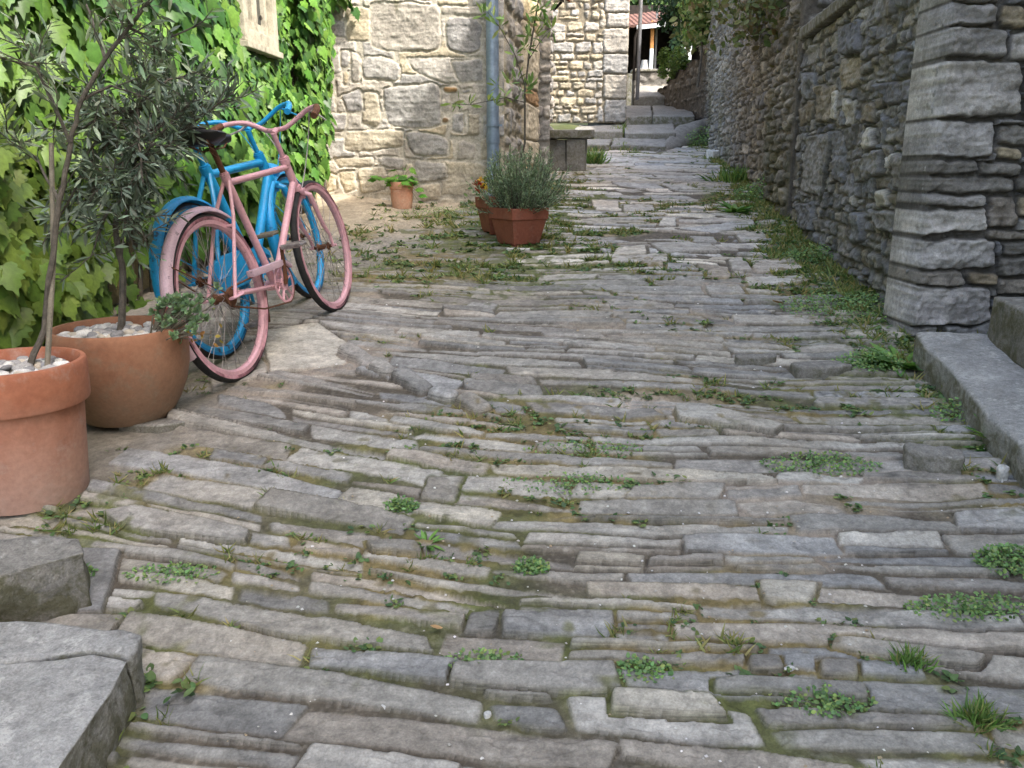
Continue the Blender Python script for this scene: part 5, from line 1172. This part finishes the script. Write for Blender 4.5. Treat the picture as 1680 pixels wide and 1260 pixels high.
def sedum():
    c = PX(312, 520, 2.93); t = empty('sedum_plant', c, 'blue-green fleshy plant hanging over the right rim of the round-bellied pot', 'plant')
    pos = []; tip = []; R = random.Random(3); mb = MB(); root = P2+Vector((.12, -.02, H2-.03))-c
    for i in range(64):
        e = Vector((R.gauss(.0, .052), R.gauss(-.01, .045), R.gauss(0, .036))); 
        if R.random() < .35: e = Vector((R.gauss(-.05, .03), R.gauss(0, .03), R.gauss(.035, .02)))
        mb.tube([root, root.lerp(e, .5)+Vector((0, -.01, -.02)), e], [.003, .003, .002], 5)
        ax = (e*3+Vector((R.gauss(0, .3), -.5+R.gauss(0, .3), .7))).normalized()
        for k in range(13):
            u = Vector(unit(1)[0]); u = (u-ax*u.dot(ax)).normalized(); pos.append(e+ax*(.012*(k/13))); tip.append(u*(1.1-.06*k)+ax*(.25+.09*k))
    for i in range(18):
        e = Vector((R.gauss(.01, .07), R.gauss(-.02, .03), -.05+R.gauss(-.01, .02))); mb.tube([root, root.lerp(e, .5), e], [.003, .002, .0015], 5)
    mb.build('stem', M['cane'], t); n = len(pos)
    scatter('leaves', *ovate(.32, .12), pos, tip, unit(n)*.5+np.array([0, -.3, 1]), RNG.uniform(.016, .026, n), cols([(142, 168, 132), (156, 182, 142), (126, 152, 118)], n, .2, .06), M['herb'], t)
    n = 30; scatter('dry_leaves', *ovate(.3, .1), np.stack([RNG.normal(.0, .07, n), RNG.normal(-.03, .02, n), RNG.normal(-.055, .015, n)], 1), unit(n), unit(n), RNG.uniform(.014, .024, n), cols([(168, 142, 66), (150, 108, 58)], n), M['herb'], t)
sedum()
# ================================================================ bicycles
def tyre_mat():
    m, nt, b = newmat('painted_tyre'); v = objcoord(nt)
    return m
def bicycle(label, pr, pf, lean, steer, paint, worn, kind, crank=70):
    rear = Vector((*G(*pr)[:2], 0)); front = Vector((*G(*pf)[:2], 0)); rear.z = gz(rear.x, rear.y)+.008; front.z = gz(front.x, front.y)+.008
    fx = (front-rear); WB = 1.06; fx.normalize()
    side = Vector((0, 0, 1)).cross(fx).normalized(); up = fx.cross(side).normalized()    # side = left of the bicycle
    L = math.radians(lean); s2 = side*math.cos(L)+up*math.sin(L); u2 = up*math.cos(L)-side*-math.sin(L)
    u2 = up*math.cos(L)+side*math.sin(L); s2 = side*math.cos(L)-up*math.sin(L)
    t = empty('bicycle', rear, label, 'bicycle', 'old painted bicycles by the vine wall')
    mt = Matrix((fx, s2, u2)).transposed().to_4x4(); mt.translation = rear; t.matrix_world = mt
    R = .345; y0 = Vector((0, 0, R)); A = Vector((0, 0, R)); Bx = Vector((WB, 0, R)); BB = Vector((.455, 0, .29))
    sa = BB+Vector((-.31, 0, .95))*.54; HB = Vector((.915, 0, .675)); HT = Vector((.872, 0, .80)); ax = (HT-HB).normalized()
    seat = sa+Vector((-.31, 0, .95))*.13
    st = Matrix.Translation(HB) @ Matrix.Rotation(math.radians(steer), 4, ax) @ Matrix.Translation(-HB)
    S = lambda p: st @ Vector(p)
    pm, wm = M[paint], M[worn]
    # frame ------------------------------------------------------------
    f = MB(); k = 1.35 if kind == 'b' else 1.0
    f.tube([BB, sa+Vector((-.31, 0, .95))*.02], .0165*k, 12); f.tube([sa-Vector((-.31, 0, .95))*.03, HT-ax*.025], .0145*k, 12); f.tube([BB, HB+ax*.03], .0175*k, 12); f.tube([HB-ax*.012, HT+ax*.012], .020*k, 14)
    for s in (-1, 1):
        f.tube([BB+Vector((-.02, s*.025, 0)), A+Vector((.06, s*.058, 0)), A+Vector((0, s*.062, 0))], .0095*k, 8)
        f.tube([sa+Vector((.0, s*.012, -.02)), sa.lerp(A, .35)+Vector((0, s*.045, 0)), A+Vector((0, s*.062, 0))], .008*k, 8)
        f.tube([A+Vector((-.03, s*.062, 0)), A+Vector((.05, s*.062, .0))], .016, 8, True, .35)
    f.tube([BB+Vector((0, -.038, 0)), BB+Vector((0, .038, 0))], .024, 14)
    f.tube([sa-Vector((-.31, 0, .95))*.035, sa+Vector((-.31, 0, .95))*.012], .020*k, 12); f.tube([HB-ax*.016, HB+ax*.006], .026, 14); f.tube([HT-ax*.006, HT+ax*.022], .026, 14); f.tube([HT+ax*.022, HT+ax*.03], .021, 14)
    f.tube([sa.lerp(A, .42)+Vector((0, -.05, 0)), sa.lerp(A, .42)+Vector((0, .05, 0))], .007, 8)
    f.build('frame', pm, t)
    # fork, stem -------------------------------------------------------
    g = MB(); cr = HB-ax*.03
    for s in (-1, 1):
        g.tube([S(cr+Vector((0, s*.02, 0))), S(cr+Vector((.008, s*.055, -.02))), S(cr.lerp(Bx, .6)+Vector((-.012, s*.058, 0))), S(Bx+Vector((-.012, s*.057, .06))), S(Bx+Vector((0, s*.055, 0)))], [.013*k, .0135*k, .011, .009, .008], 10)
    g.tube([S(cr+Vector((.0, -.04, .004))), S(cr+Vector((0, .04, .004)))], .016, 10)
    g.tube([S(Bx+Vector((0, -.075, 0))), S(Bx+Vector((0, .075, 0)))], .007, 8)
    g.build('fork', pm, t)
    sm = MB(); top = HT+ax*.15; sm.tube([S(HT+ax*.02), S(HT+ax*.09), S(top)], [.0125, .0125, .0135], 10); cl = top+Vector((.045, 0, .012)); sm.tube([S(top-ax*.004), S(cl)], .014, 10); sm.build('stem', pm, t)
    # handlebar --------------------------------------------------------
    h = MB(); tips = {}
    for s in (-1, 1):
        raw = [(0, 0, 0), (.012, .05, .004), (.028, .11, .035), (.022, .17, .062), (-.03, .235, .066), (-.10, .265, .050), (-.17, .272, .026)]
        pts = [S(cl+Vector((a, s*b, c))) for a, b, c in raw]; sp = []
        for i in range(len(pts)-1):
            for q in range(4):
                p0 = pts[max(0, i-1)]; p1 = pts[i]; p2 = pts[i+1]; p3 = pts[min(len(pts)-1, i+2)]; w_ = q/4
                sp.append(.5*((2*p1)+(-p0+p2)*w_+(2*p0-5*p1+4*p2-p3)*w_*w_+(-p0+3*p1-3*p2+p3)*w_**3))
        sp.append(pts[-1]); h.tube(sp, .0115, 10); tips[s] = sp
    hb = h.build('handlebar', pm, t)
    for s in (-1, 1):
        gr = MB(); sp = tips[s]; gr.tube(sp[-8:]+[sp[-1]+(sp[-1]-sp[-2])*.4], .016, 10); gr.build('grip', M['rust'] if (kind == 'p') else pm, hb)
        lv = MB(); a = sp[-13]; lv.tube([a+Vector((0, 0, .0)), a+Vector((.045, 0, -.01)), a+Vector((.03, s*.035, -.03)), sp[-4]+Vector((.035, s*.02, -.045))], [.007, .006, .005, .004], 8); lv.build('brake_lever', M['wire'] if kind == 'p' else pm, hb)
    lamp = MB()
    if kind == 'b':
        c0 = S(HB+ax*.05+Vector((.07, 0, .0))); lamp.lathe([(0, -.05), (.02, -.048), (.036, -.02), (.042, .0), (.042, .03)], 16, (c0.x, c0.y, c0.z), 'y')
        lamp.tube([S(HB+ax*.03), c0], .008, 6); lamp.build('headlamp', pm, t)
    # wheels -----------------------------------------------------------
    def wheel(c, tf, hubr, nm):
        w_ = MB(); tr = .0185; rr = R-tr
        ring = lambda r, prof: [(r+a, b) for a, b in prof]
        oc = [(math.cos(q)*tr, math.sin(q)*tr) for q in np.linspace(0, 2*math.pi, 13)[:-1]]
        tread = MB(); tread.lathe([(rr+math.cos(q)*tr, math.sin(q)*tr) for q in np.linspace(-1.38, 1.38, 9)], 72, (0, 0, 0), 'y')
        wall = MB(); wall.lathe([(rr+math.cos(q)*tr*.985, math.sin(q)*tr*.985) for q in np.linspace(1.34, 2*math.pi-1.34, 11)], 72, (0, 0, 0), 'y')
        rim = MB(); rim.lathe([(rr-.012, -.013), (rr-.010, -.0165), (rr-.026, -.0150), (rr-.034, -.006), (rr-.034, .006), (rr-.026, .0150), (rr-.010, .0165), (rr-.012, .013)], 72, (0, 0, 0), 'y', True)
        sp = MB(); n = 36
        for i in range(n):
            a = 2*math.pi*i/n; sd = (1 if i % 2 else -1); off = (1 if (i//2) % 2 else -1)*.55
            sp.tube([(math.cos(a+off)*hubr, sd*.028, math.sin(a+off)*hubr), (math.cos(a)*(rr-.034), sd*.004, math.sin(a)*(rr-.034))], .0014, 4, False)
        hub = MB(); hub.lathe([(.006, -.05), (.009, -.049), (.009, -.036), (hubr+.004, -.033), (hubr+.004, -.027), (.014, -.022), (.014, .022), (hubr+.004, .027), (hubr+.004, .033), (.009, .036), (.009, .049), (.006, .05)], 18, (0, 0, 0), 'y')
        base = w_; root = wall.build(nm, M['tyre_pink'] if kind == 'p' else M['tyre_blue'], t); tread_o = tread.build('tyre_tread', M['rubber'], root); rim.build('rim', wm if kind == 'b' else pm, root); sp.build('spokes', M['spoke'], root); hub.build('hub', M['rust'], root)
        root.matrix_basis = tf @ Matrix.Translation(c)
        return root
    wheel(A, Matrix.Identity(4), .022, 'rear_wheel'); wheel(Bx, st, .016, 'front_wheel')
    # mudguards ----------------------------------------------------------
    def guard(c, a0, a1, tf, mat, wid=.030, name='mudguard', r=R+.022):
        b = MB(); vs = []; fs = []; n = 34; prof = [(-.016, -wid), (-.004, -wid*.8), (.004, -wid*.35), (.005, 0), (.004, wid*.35), (-.004, wid*.8), (-.016, wid)]; m = len(prof)
        for i in range(n+1):
            a = math.radians(a0+(a1-a0)*i/n)
            for th in (0, -.0022):
                for (dr, y) in prof: vs.append(tf @ (c+Vector((math.cos(a)*(r+dr+th), y, math.sin(a)*(r+dr+th)))))
        for i in range(n):
            o = i*2*m; o2 = o+2*m
            for j in range(m-1):
                fs += [(o+j, o+j+1, o2+j+1, o2+j), (o+m+j+1, o+m+j, o2+m+j, o2+m+j+1)]
            fs += [(o, o2, o2+m, o+m), (o+m-1, o+2*m-1, o2+2*m-1, o2+m-1)]
        fs += [tuple(range(0, m))+tuple(range(2*m-1, m-1, -1)), tuple(range(n*2*m, n*2*m+m))+tuple(range(n*2*m+2*m-1, n*2*m+m-1, -1))]
        b.add(vs, fs); o = b.build(name, mat, t)
        sy = MB()
        for s in (-1, 1):
            for aa in (a0+(a1-a0)*.62,):
                q = math.radians(aa); sy.tube([tf @ (c+Vector((0, s*.06, 0))), tf @ (c+Vector((math.cos(q)*(r-.012), s*wid, math.sin(q)*(r-.012))))], .0028, 5)
        sy.build('mudguard_stay', M['rust'] if kind == 'p' else pm, o)
        return o
    rg = guard(A, 52, 205, Matrix.Identity(4), wm, .026 if kind == 'p' else .030)
    if kind == 'b': guard(Bx, 20, 215, st, pm, .030)
    if kind == 'p':
        e = MB(); q = math.radians(176); c0 = A+Vector((math.cos(q)*(R+.05), .0, math.sin(q)*(R+.05))); e.box(c0, (.016, .075, .085), Matrix.Rotation(.1, 3, 'Y')); e.build('reflector', M['reflector'], rg, True, .008)
    # drivetrain ---------------------------------------------------------
    cw = MB(); cy = -.047; r0 = .088
    cw.lathe([(r0-.012, -.002), (r0, -.002), (r0, .002), (r0-.012, .002)], 46, (BB.x, cy, BB.z), 'y', True); cw.lathe([(.014, -.004), (.030, -.003), (.030, .003), (.014, .004)], 24, (BB.x, cy, BB.z), 'y', True)
    for i in range(5):
        a = 2*math.pi*i/5+.3; cw.tube([BB+Vector((math.cos(a)*.026, cy, math.sin(a)*.026)), BB+Vector((math.cos(a)*(r0-.008), cy, math.sin(a)*(r0-.008)))], .0065, 6, True, .4)
        cw.tube([BB+Vector((math.cos(a+.35)*.046, cy, math.sin(a+.35)*.046)), BB+Vector((math.cos(a+.63)*(r0-.01), cy, math.sin(a+.63)*(r0-.01)))], .004, 6, True, .4)
    cw.build('chainring', wm if kind == 'b' else pm, t)
    sp = MB(); sp.lathe([(.012, -.003), (.033, -.003), (.036, 0), (.033, .003), (.012, .003)], 20, (0, cy, R), 'y', True); sp.lathe([(.008, -.012), (.022, -.012), (.024, .012), (.008, .012)], 20, (0, cy+.012, R), 'y', True); sp.build('sprocket', M['rust'], t)
    ch = MB(); pts = []
    for q in np.linspace(-80, 85, 12): a = math.radians(q); pts.append(BB+Vector((math.cos(a)*(r0+.004), cy, math.sin(a)*(r0+.004))))
    for q in np.linspace(92, 265, 8): a = math.radians(q); pts.append(A+Vector((math.cos(a)*.038, cy, math.sin(a)*.038)))
    pts.append(A.lerp(BB, .5)+Vector((0, cy, -.085))); ch.tube(pts, .0042, 6, False, 1.0, True); ch.build('chain', M['rust'], t)
    ca = math.radians(crank)
    for s, a, nm in ((-1, ca, 'crank'), (1, ca+math.pi, 'crank')):
        e = BB+Vector((math.cos(a)*.165, s*.068, math.sin(a)*.165)); c = MB(); c.tube([BB+Vector((0, s*.05, 0)), BB+Vector((math.cos(a)*.02, s*.06, math.sin(a)*.02)), e], [.013, .011, .008], 8); co = c.build(nm, M['rust'] if kind == 'p' else pm, t)
        p = MB(); pc = e+Vector((0, s*.062, 0))
        for dx in (-.032, .032): p.tube([pc+Vector((dx, -.045, 0)), pc+Vector((dx, .045, 0))], .008, 8, True, 1.3)
        for dy in (-.045, 0, .045): p.tube([pc+Vector((-.034, dy, 0)), pc+Vector((.034, dy, 0))], .006, 6)
        p.tube([e, pc+Vector((0, s*.05, 0))], .008, 8); p.build('pedal', M['spoke'] if kind == 'p' else M['cane'], co)
    gd = MB(); w1 = .028 if kind == 'p' else .055                # chain guard: a curved strip above the chain
    pr_ = []
    for q in (40, 75, 100): a = math.radians(q); pr_.append((BB.x+math.cos(a)*(r0+.022), BB.z+math.sin(a)*(r0+.022)))
    pr_ += [(.30, .405), (.18, .412)] if kind == 'p' else [(.25, .425), (.10, .43), (-.03, .41)]
    vs = []; fs = []
    for i, (x, z) in enumerate(pr_):
        for y in (cy-.020, cy+.012): vs.append((x, y, z)); vs.append((x, y, z-w1*(1.0 if i > 1 else .6)-(.10 if kind == 'b' and i > 2 else 0)))
    m = len(pr_)
    for i in range(m-1):
        o = i*4; n_ = o+4; fs += [(o, n_, n_+1, o+1), (o+2, o+3, n_+3, n_+2), (o, o+2, n_+2, n_), (o+1, n_+1, n_+3, o+3)]
    fs += [(0, 1, 3, 2), (4*m-4, 4*m-2, 4*m-1, 4*m-3)]; gd.add(vs, fs); gd.build('chain_guard', wm if kind == 'p' else pm, t, True, .002)
    # saddle -------------------------------------------------------------
    po = MB(); po.tube([sa, seat], .0125, 10); po.build('seat_post', M['rust'] if kind == 'p' else pm, t)
    sd = MB(); vs = []; fs = []; n = 13; mth = 14
    for i in range(n):
        f_ = i/(n-1); x = -.135+.27*f_; wd = .085*(1-ss(.25, .62, f_))+.021+.004*math.sin(f_*9); wd *= math.sqrt(max(.02, 1-(2*max(0, .12-f_)/.24)**2)); wd *= (1 if f_ < .95 else .7); hh = .042-.016*f_
        zc = .012*(1-f_)*2-.01*math.sin(f_*3.1)
        for k in range(mth): a = 2*math.pi*k/mth; vs.append(seat+Vector((x+.02, math.cos(a)*wd, zc+.03+(math.sin(a)*hh*(.55 if math.sin(a) > 0 else .9)))))
    for i in range(n-1):
        for k in range(mth): fs.append((i*mth+k, i*mth+(k+1) % mth, (i+1)*mth+(k+1) % mth, (i+1)*mth+k))
    fs += [tuple(range(mth-1, -1, -1)), tuple((n-1)*mth+k for k in range(mth))]; sd.add(vs, fs); so_ = sd.build('saddle', M['leather'], t, True, 0, 0, 70)
    ra = MB()
    for s in (-1, 1): ra.tube([seat+Vector((-.10, s*.04, .015)), seat+Vector((-.03, s*.025, -.012)), seat+Vector((.06, s*.022, -.010)), seat+Vector((.13, s*.006, .015))], .0035, 6)
    for s in (-1, 1): ra.tube([seat+Vector((-.095, s*.055, .03+.010*math.sin(q))) + Vector((math.cos(q)*.011, math.sin(q*1.0)*.011, -.0035*q)) for q in np.linspace(0, 18, 40)], .0022, 4)
    ra.build('saddle_spring', M['rust'], so_)
    # cables
    cb = MB(); b_ = MB
    for s in (-1, 1):
        a = tips[s][-13]; e = S(HB+ax*.02+Vector((.03, s*.02, -.03))); m1 = a+Vector((.12, -s*.02, .05)); m2 = S(HT+Vector((.14, s*.05, .05))); pts = [a.lerp(m1, .5)+Vector((.01, 0, .02)), m1, m2, m2.lerp(e, .6)+Vector((.05, 0, 0)), e]
        sp_ = [a]
        for q in range(1, 17):
            w_ = q/16; P4 = [a, m1, m2+Vector((.04, 0, -.05)), e]; sp_.append(P4[0]*(1-w_)**3+P4[1]*3*w_*(1-w_)**2+P4[2]*3*w_*w_*(1-w_)+P4[3]*w_**3)
        cb.tube(sp_, .0028, 6)
    cb.build('brake_cable', M['wire'] if kind == 'p' else pm, t)
    br = MB()                                            # caliper block on the fork crown
    c0 = cr+Vector((.035, 0, -.01)); br.box(S(c0), (.03, .03, .05))
    for s in (-1, 1): br.tube([S(c0+Vector((0, s*.01, .01))), S(c0+Vector((.01, s*.042, -.012))), S(c0+Vector((.012, s*.032, -.055)))], [.008, .008, .007], 8)
    br.build('front_brake', pm, t, True, .003)
    return t
bicycle('old blue painted bicycle with a wide rear mudguard, leaning behind the pink one', (378, 583), (521, 487), 10.5, 4, 'blue', 'blue_worn', 'b', 100)
bicycle('old pink painted bicycle with flaking mudguard and black saddle, in front of the blue one', (402, 617), (549, 517), 9, 2, 'pink', 'pink_pale', 'p', 82)
# ================================================================ weeds, tufts and loose stones in the lane
def ground_cover():
    n0 = len(WEED_POS); pos = []; tip = []; nr = []; sz = []; kind = RNG.integers(0, 3, n0); gp = []; gt = []; gs = []
    for i, (p, zn) in enumerate(zip(WEED_POS, WEED_ZONE)):
        far = .75+.07*min(p[1], 7); big = RNG.uniform(.6, 1.3)*(1+.45*min(zn, 1))*far
        if kind[i] == 0:
            k = int(RNG.integers(7, 16)); d = unit(k)*np.array([1, 1, .4])+np.array([0, 0, .75]); gp.append(np.repeat(p[None], k, 0)+RNG.normal(0, .009*big, (k, 3))*np.array([1, 1, 0])); gt.append(d); gs.append(RNG.uniform(.018, .045, k)*big)
        else:
            k = int(RNG.integers(8, 18)); d = unit(k)*np.array([1, 1, .3])+np.array([0, 0, .28]); pos.append(np.repeat(p[None], k, 0)+RNG.normal(0, .013*big, (k, 3))*np.array([1, 1, .0])+np.array([0, 0, .004])); tip.append(d); sz.append(RNG.uniform(.009, .022, k)*big)
    pos = np.concatenate(pos); tip = np.concatenate(tip); sz = np.concatenate(sz); n = len(pos)
    o = scatter('weeds', *ovate(.34, -.15), pos, tip, unit(n)*.4+np.array([0, 0, 1]), sz, cols([(88, 116, 70), (104, 130, 78), (76, 102, 64), (124, 138, 78)], n, .25, .07), M['herb']); o['kind'] = 'stuff'
    gp = np.concatenate(gp); gt = np.concatenate(gt); gs = np.concatenate(gs); n = len(gp)
    o = scatter('grass', BLD, BLDF, gp, gt, unit(n), gs, cols([(116, 130, 72), (98, 122, 64), (142, 142, 88), (160, 150, 98)], n, .22, .06), M['herb']); o['kind'] = 'stuff'
    # crumbs of pale grit lying about
    k = 420; x = RNG.uniform(-1.2, 1.9, k); y = RNG.uniform(1.15, 6, k)**1.0; y = 1.15+(y-1.15)*RNG.uniform(.1, 1, k); x = x*np.clip(y/3, .5, 1)
    bv = np.array([[1, 0, 0], [-.8, .3, 0], [0, .9, 0], [.1, -.8, .1], [0, .1, .7], [0, 0, -.5]]); bf = np.array([[0, 2, 4], [2, 1, 4], [1, 3, 4], [3, 0, 4]])
    o = scatter('grit', bv, bf, np.stack([x, y, ground(x, y)+.016], -1), unit(k)*np.array([1, 1, .1]), np.array([[0, 0, 1]])+unit(k)*.2, RNG.uniform(.002, .0065, k)*(.6+.18*y), cols([(210, 206, 198), (186, 180, 168), (226, 222, 216), (170, 150, 120)], k, .15, .03), M['pebble']); o['kind'] = 'stuff'
ground_cover()
def clump(px, py, r, h, style, label, group='weeds growing in and beside the lane', dens=1.0, name='weed_clump', lift=.004, wx=1.0):
    g = G(px, py); b = Vector((g.x, g.y, gz(g.x, g.y)+lift)); n = int(150*dens)
    t = None
    if style == 'rosette':                               # long leaves from one root, dandelion-like
        n = int(34*dens); a = RNG.uniform(0, 6.28, n); tip = np.stack([np.cos(a), np.sin(a), RNG.uniform(.25, 1.1, n)], 1); pos = np.stack([np.cos(a)*.01, np.sin(a)*.01, np.zeros(n)], 1)
        o = scatter(name, *lance(.13, -.38), pos, tip, np.array([[0, 0, 1]])+unit(n)*.3, RNG.uniform(.6, 1.1, n)*r, cols([(92, 134, 62), (108, 146, 72), (84, 120, 58)], n), M['herb'])
    elif style == 'grass':
        n = int(170*dens); q = unit(n)*np.array([r*wx, r*.7, 0])*RNG.uniform(0, 1, (n, 1)); tip = q*np.array([1, 1, 0])/r*.7+unit(n)*.35+np.array([0, 0, .8])
        o = scatter(name, *blade(.055, -.45), q, tip, unit(n)+np.array([0, -.2, .4]), RNG.uniform(.5, 1.1, n)*h, cols([(98, 132, 64), (112, 146, 72), (86, 116, 58), (140, 150, 88)], n), M['herb'])
    else:                                                # low leafy mat
        n = int(560*dens); rr_ = np.sqrt(RNG.uniform(0, 1, n))**1.25; aa_ = RNG.uniform(0, 6.28, n); q = np.stack([r*wx*rr_*np.cos(aa_), r*.62*rr_*np.sin(aa_), np.zeros(n)], 1); q[:, 2] = RNG.uniform(0, 1, n)**1.3*h*np.exp(-(q[:, 0]/(r*wx))**2-(q[:, 1]/(r*.7))**2)
        tip = unit(n)*np.array([1, 1, .5])+np.array([0, -.1, .35])
        o = scatter(name, *ovate(.34, -.15), q, tip, np.array([[0, -.2, 1]])+unit(n)*.5, RNG.uniform(.6, 1.2, n)*(.007+.065*h)+.002, cols([(112, 146, 88), (126, 158, 98), (98, 130, 80), (142, 164, 94)], n), M['herb'])
    # follow the slope of the lane
    o.location = b; o.rotation_euler = (math.atan(SLOPE), 0, 0)
    return tag(o, label, 'weed', group)
clump(1492, 1096, .042, .045, 'grass', 'bright green grass tuft in the lane, lower right, the one nearer the middle')
clump(1606, 1188, .052, .048, 'grass', 'bright green grass tuft in the lower right corner of the lane', dens=1.3)
clump(1478, 605, .19, .15, 'rosette', 'leafy dandelion-like plant at the corner of the right-hand stone step', dens=1.4)
clump(1425, 606, .16, .10, 'mat', 'low bushy weed beside the dandelion-like plant by the right step', dens=1.5)
clump(1400, 512, .40, .10, 'mat', 'broad green weed patch at the foot of the right wall near the corner pier', dens=3.2)
clump(1340, 430, .24, .13, 'mat', 'round weed tuft at the wall foot beside a pale upright stone', dens=1.6)
clump(1258, 332, .36, .26, 'mat', 'dark green leafy weed at the foot of the right wall, the biggest in the row', dens=2.6)
clump(1215, 300, .42, .22, 'grass', 'grassy weed strip at the wall foot up the lane, before the pale rubble', dens=2)
clump(1160, 240, .55, .42, 'mat', 'tall green weed at the wall foot by the far stairs', dens=2)
clump(1205, 352, .22, .14, 'rosette', 'small leafy weed standing among the pale flagstones', dens=1)
clump(972, 270, .24, .24, 'grass', 'tall dark grass tuft growing beside the stone bench', dens=1.8)
clump(955, 800, .12, .03, 'mat', 'flat blue-green weed patch in the middle of the lane, lower one', dens=1.4, wx=2.0)
clump(958, 745, .12, .03, 'mat', 'small weed patch in a joint in the middle of the lane, upper one', dens=1.1, wx=1.7)
clump(1345, 768, .13, .04, 'mat', 'feathery blue-green weed patch beside the sandy hollow', dens=1.4, wx=1.5)
clump(285, 945, .07, .03, 'mat', 'small blue-green weed cushion near the cracked doorstep slab', dens=.8, wx=1.8)
clump(1660, 930, .10, .05, 'mat', 'dark weed mat at the right edge of the lane, below the step', dens=1.2)
clump(1600, 1005, .09, .035, 'mat', 'creeping weed running along a joint in the lower right of the lane', dens=1.2, wx=1.9)
clump(1600, 690, .16, .09, 'mat', 'weed growing along the foot of the right step, middle', dens=1.6)
clump(1655, 745, .15, .09, 'rosette', 'leafy weed at the foot of the right step near the picture edge', dens=1)
clump(735, 352, .34, .07, 'mat', 'creeping ivy-leaved weed at the shaded foot of the sunlit wall', dens=1.6, wx=1.5)
clump(700, 898, .05, .03, 'rosette', 'tiny leafy weed in a joint left of the middle of the lane', dens=.6)
clump(870, 940, .045, .035, 'mat', 'tiny round grey-green weed in a joint in the lower middle of the lane', dens=.5)
clump(1050, 1115, .07, .035, 'mat', 'little green weed in a joint at the end of the widest paving stone', dens=.9)
clump(660, 838, .05, .04, 'mat', 'small bright weed in a joint beside the square paving stone', dens=.6)
clump(790, 1098, .06, .03, 'mat', 'thin green weed in a joint above the widest paving stone', dens=.6, wx=1.6)
clump(1345, 1158, .07, .03, 'mat', 'blue-green weed hanging over a long paving stone in the lower right', dens=.9, wx=1.5)
clump(120, 950, .06, .05, 'mat', 'moss and small leaves beside the rough block at the left edge', dens=.8)
def stone(px, py, L, W, H, rot, mat, label, seed, name='loose_stone'):
    g = G(px, py); t = empty(name, (g.x, g.y, gz(g.x, g.y)), label, 'stone', 'loose stones on the lane'); t.rotation_euler = (0, 0, rot); R = random.Random(seed)
    P = [(-L/2, -W/2*.8), (0, -W/2), (L/2, -W/2*.6), (L/2*.9, W/2*.7), (.1*L, W/2), (-L/2*.9, W/2*.8)]
    rock('stone', [(x*R.uniform(.88, 1.1), y*R.uniform(.85, 1.15)) for x, y in P], [H*R.uniform(.85, 1.12) for _ in P], -.02, mat, t, min(.012, H*.3), H*.10, 10/max(L, .15)*.3+6, 8, seed, H*.12)
stone(1528, 775, .175, .10, .07, -.45, M['rock'], 'loose grey-brown block lying by the sandy hollow on the right', 1)
stone(1641, 795, .035, .03, .05, .3, M['white_rock'], 'small white upright stone near the right edge of the lane', 2)
stone(1617, 735, .07, .05, .045, .2, M['rock'], 'small brown stone by the foot of the right step', 3)
stone(1240, 592, .20, .06, .045, .05, M['rock'], 'flat grey-brown stone standing proud of the paving, right of the middle', 4)
stone(1345, 612, .24, .12, .06, .1, M['rock'], 'rounded pale-grey boulder half sunk among weeds on the right', 5)
stone(1296, 1104, .022, .016, .012, .3, M['white_rock'], 'tiny white stone chip in the lower right of the lane', 6)
stone(633, 1168, .022, .02, .016, 1.0, M['white_rock'], 'white pebble in a joint in the lower left of the lane', 7)
stone(800, 1180, .016, .014, .012, .4, M['white_rock'], 'small white pebble in a joint at the bottom middle of the lane', 8)
stone(1395, 430, .12, .10, .20, .2, M['white_rock'], 'pale upright stone at the foot of the right wall', 9)
for i, (a, b, l) in enumerate(((1196, 262, 'pale rubble stone at the wall foot, the leftmost of the heap'), (1180, 256, 'pale rubble stone at the wall foot, the middle one of the heap'), (1168, 262, 'pale rubble stone at the wall foot, the nearest of the heap'))):
    stone(a, b, .2, .16, .14, i, M['white_rock'] if i != 1 else M['rock'], l, 20+i)
def leaf_litter():
    for (a, b, s, l) in ((1276, 503, .075, 'curled dry orange leaf lying on the lane near the right wall'), (716, 1052, .03, 'dry leaf fragment beside the square stones in the lower lane'), (810, 466, .06, 'small dry leaf on the shaded paving in front of the planter')):
        g = G(a, b); v, f = ovate(.42, .25); me = bpy.data.meshes.new('dry_leaf'); me.from_pydata([(x*s, (y-.5)*s, z*s+.012) for x, y, z in v], [], f); me.materials.append(M['drywood'])
        o = link(bpy.data.objects.new('dry_leaf', me)); o.location = (g.x, g.y, gz(g.x, g.y)+.016); o.rotation_euler = (.1, .15, 1.9); tag(o, l, 'leaf')
leaf_litter()
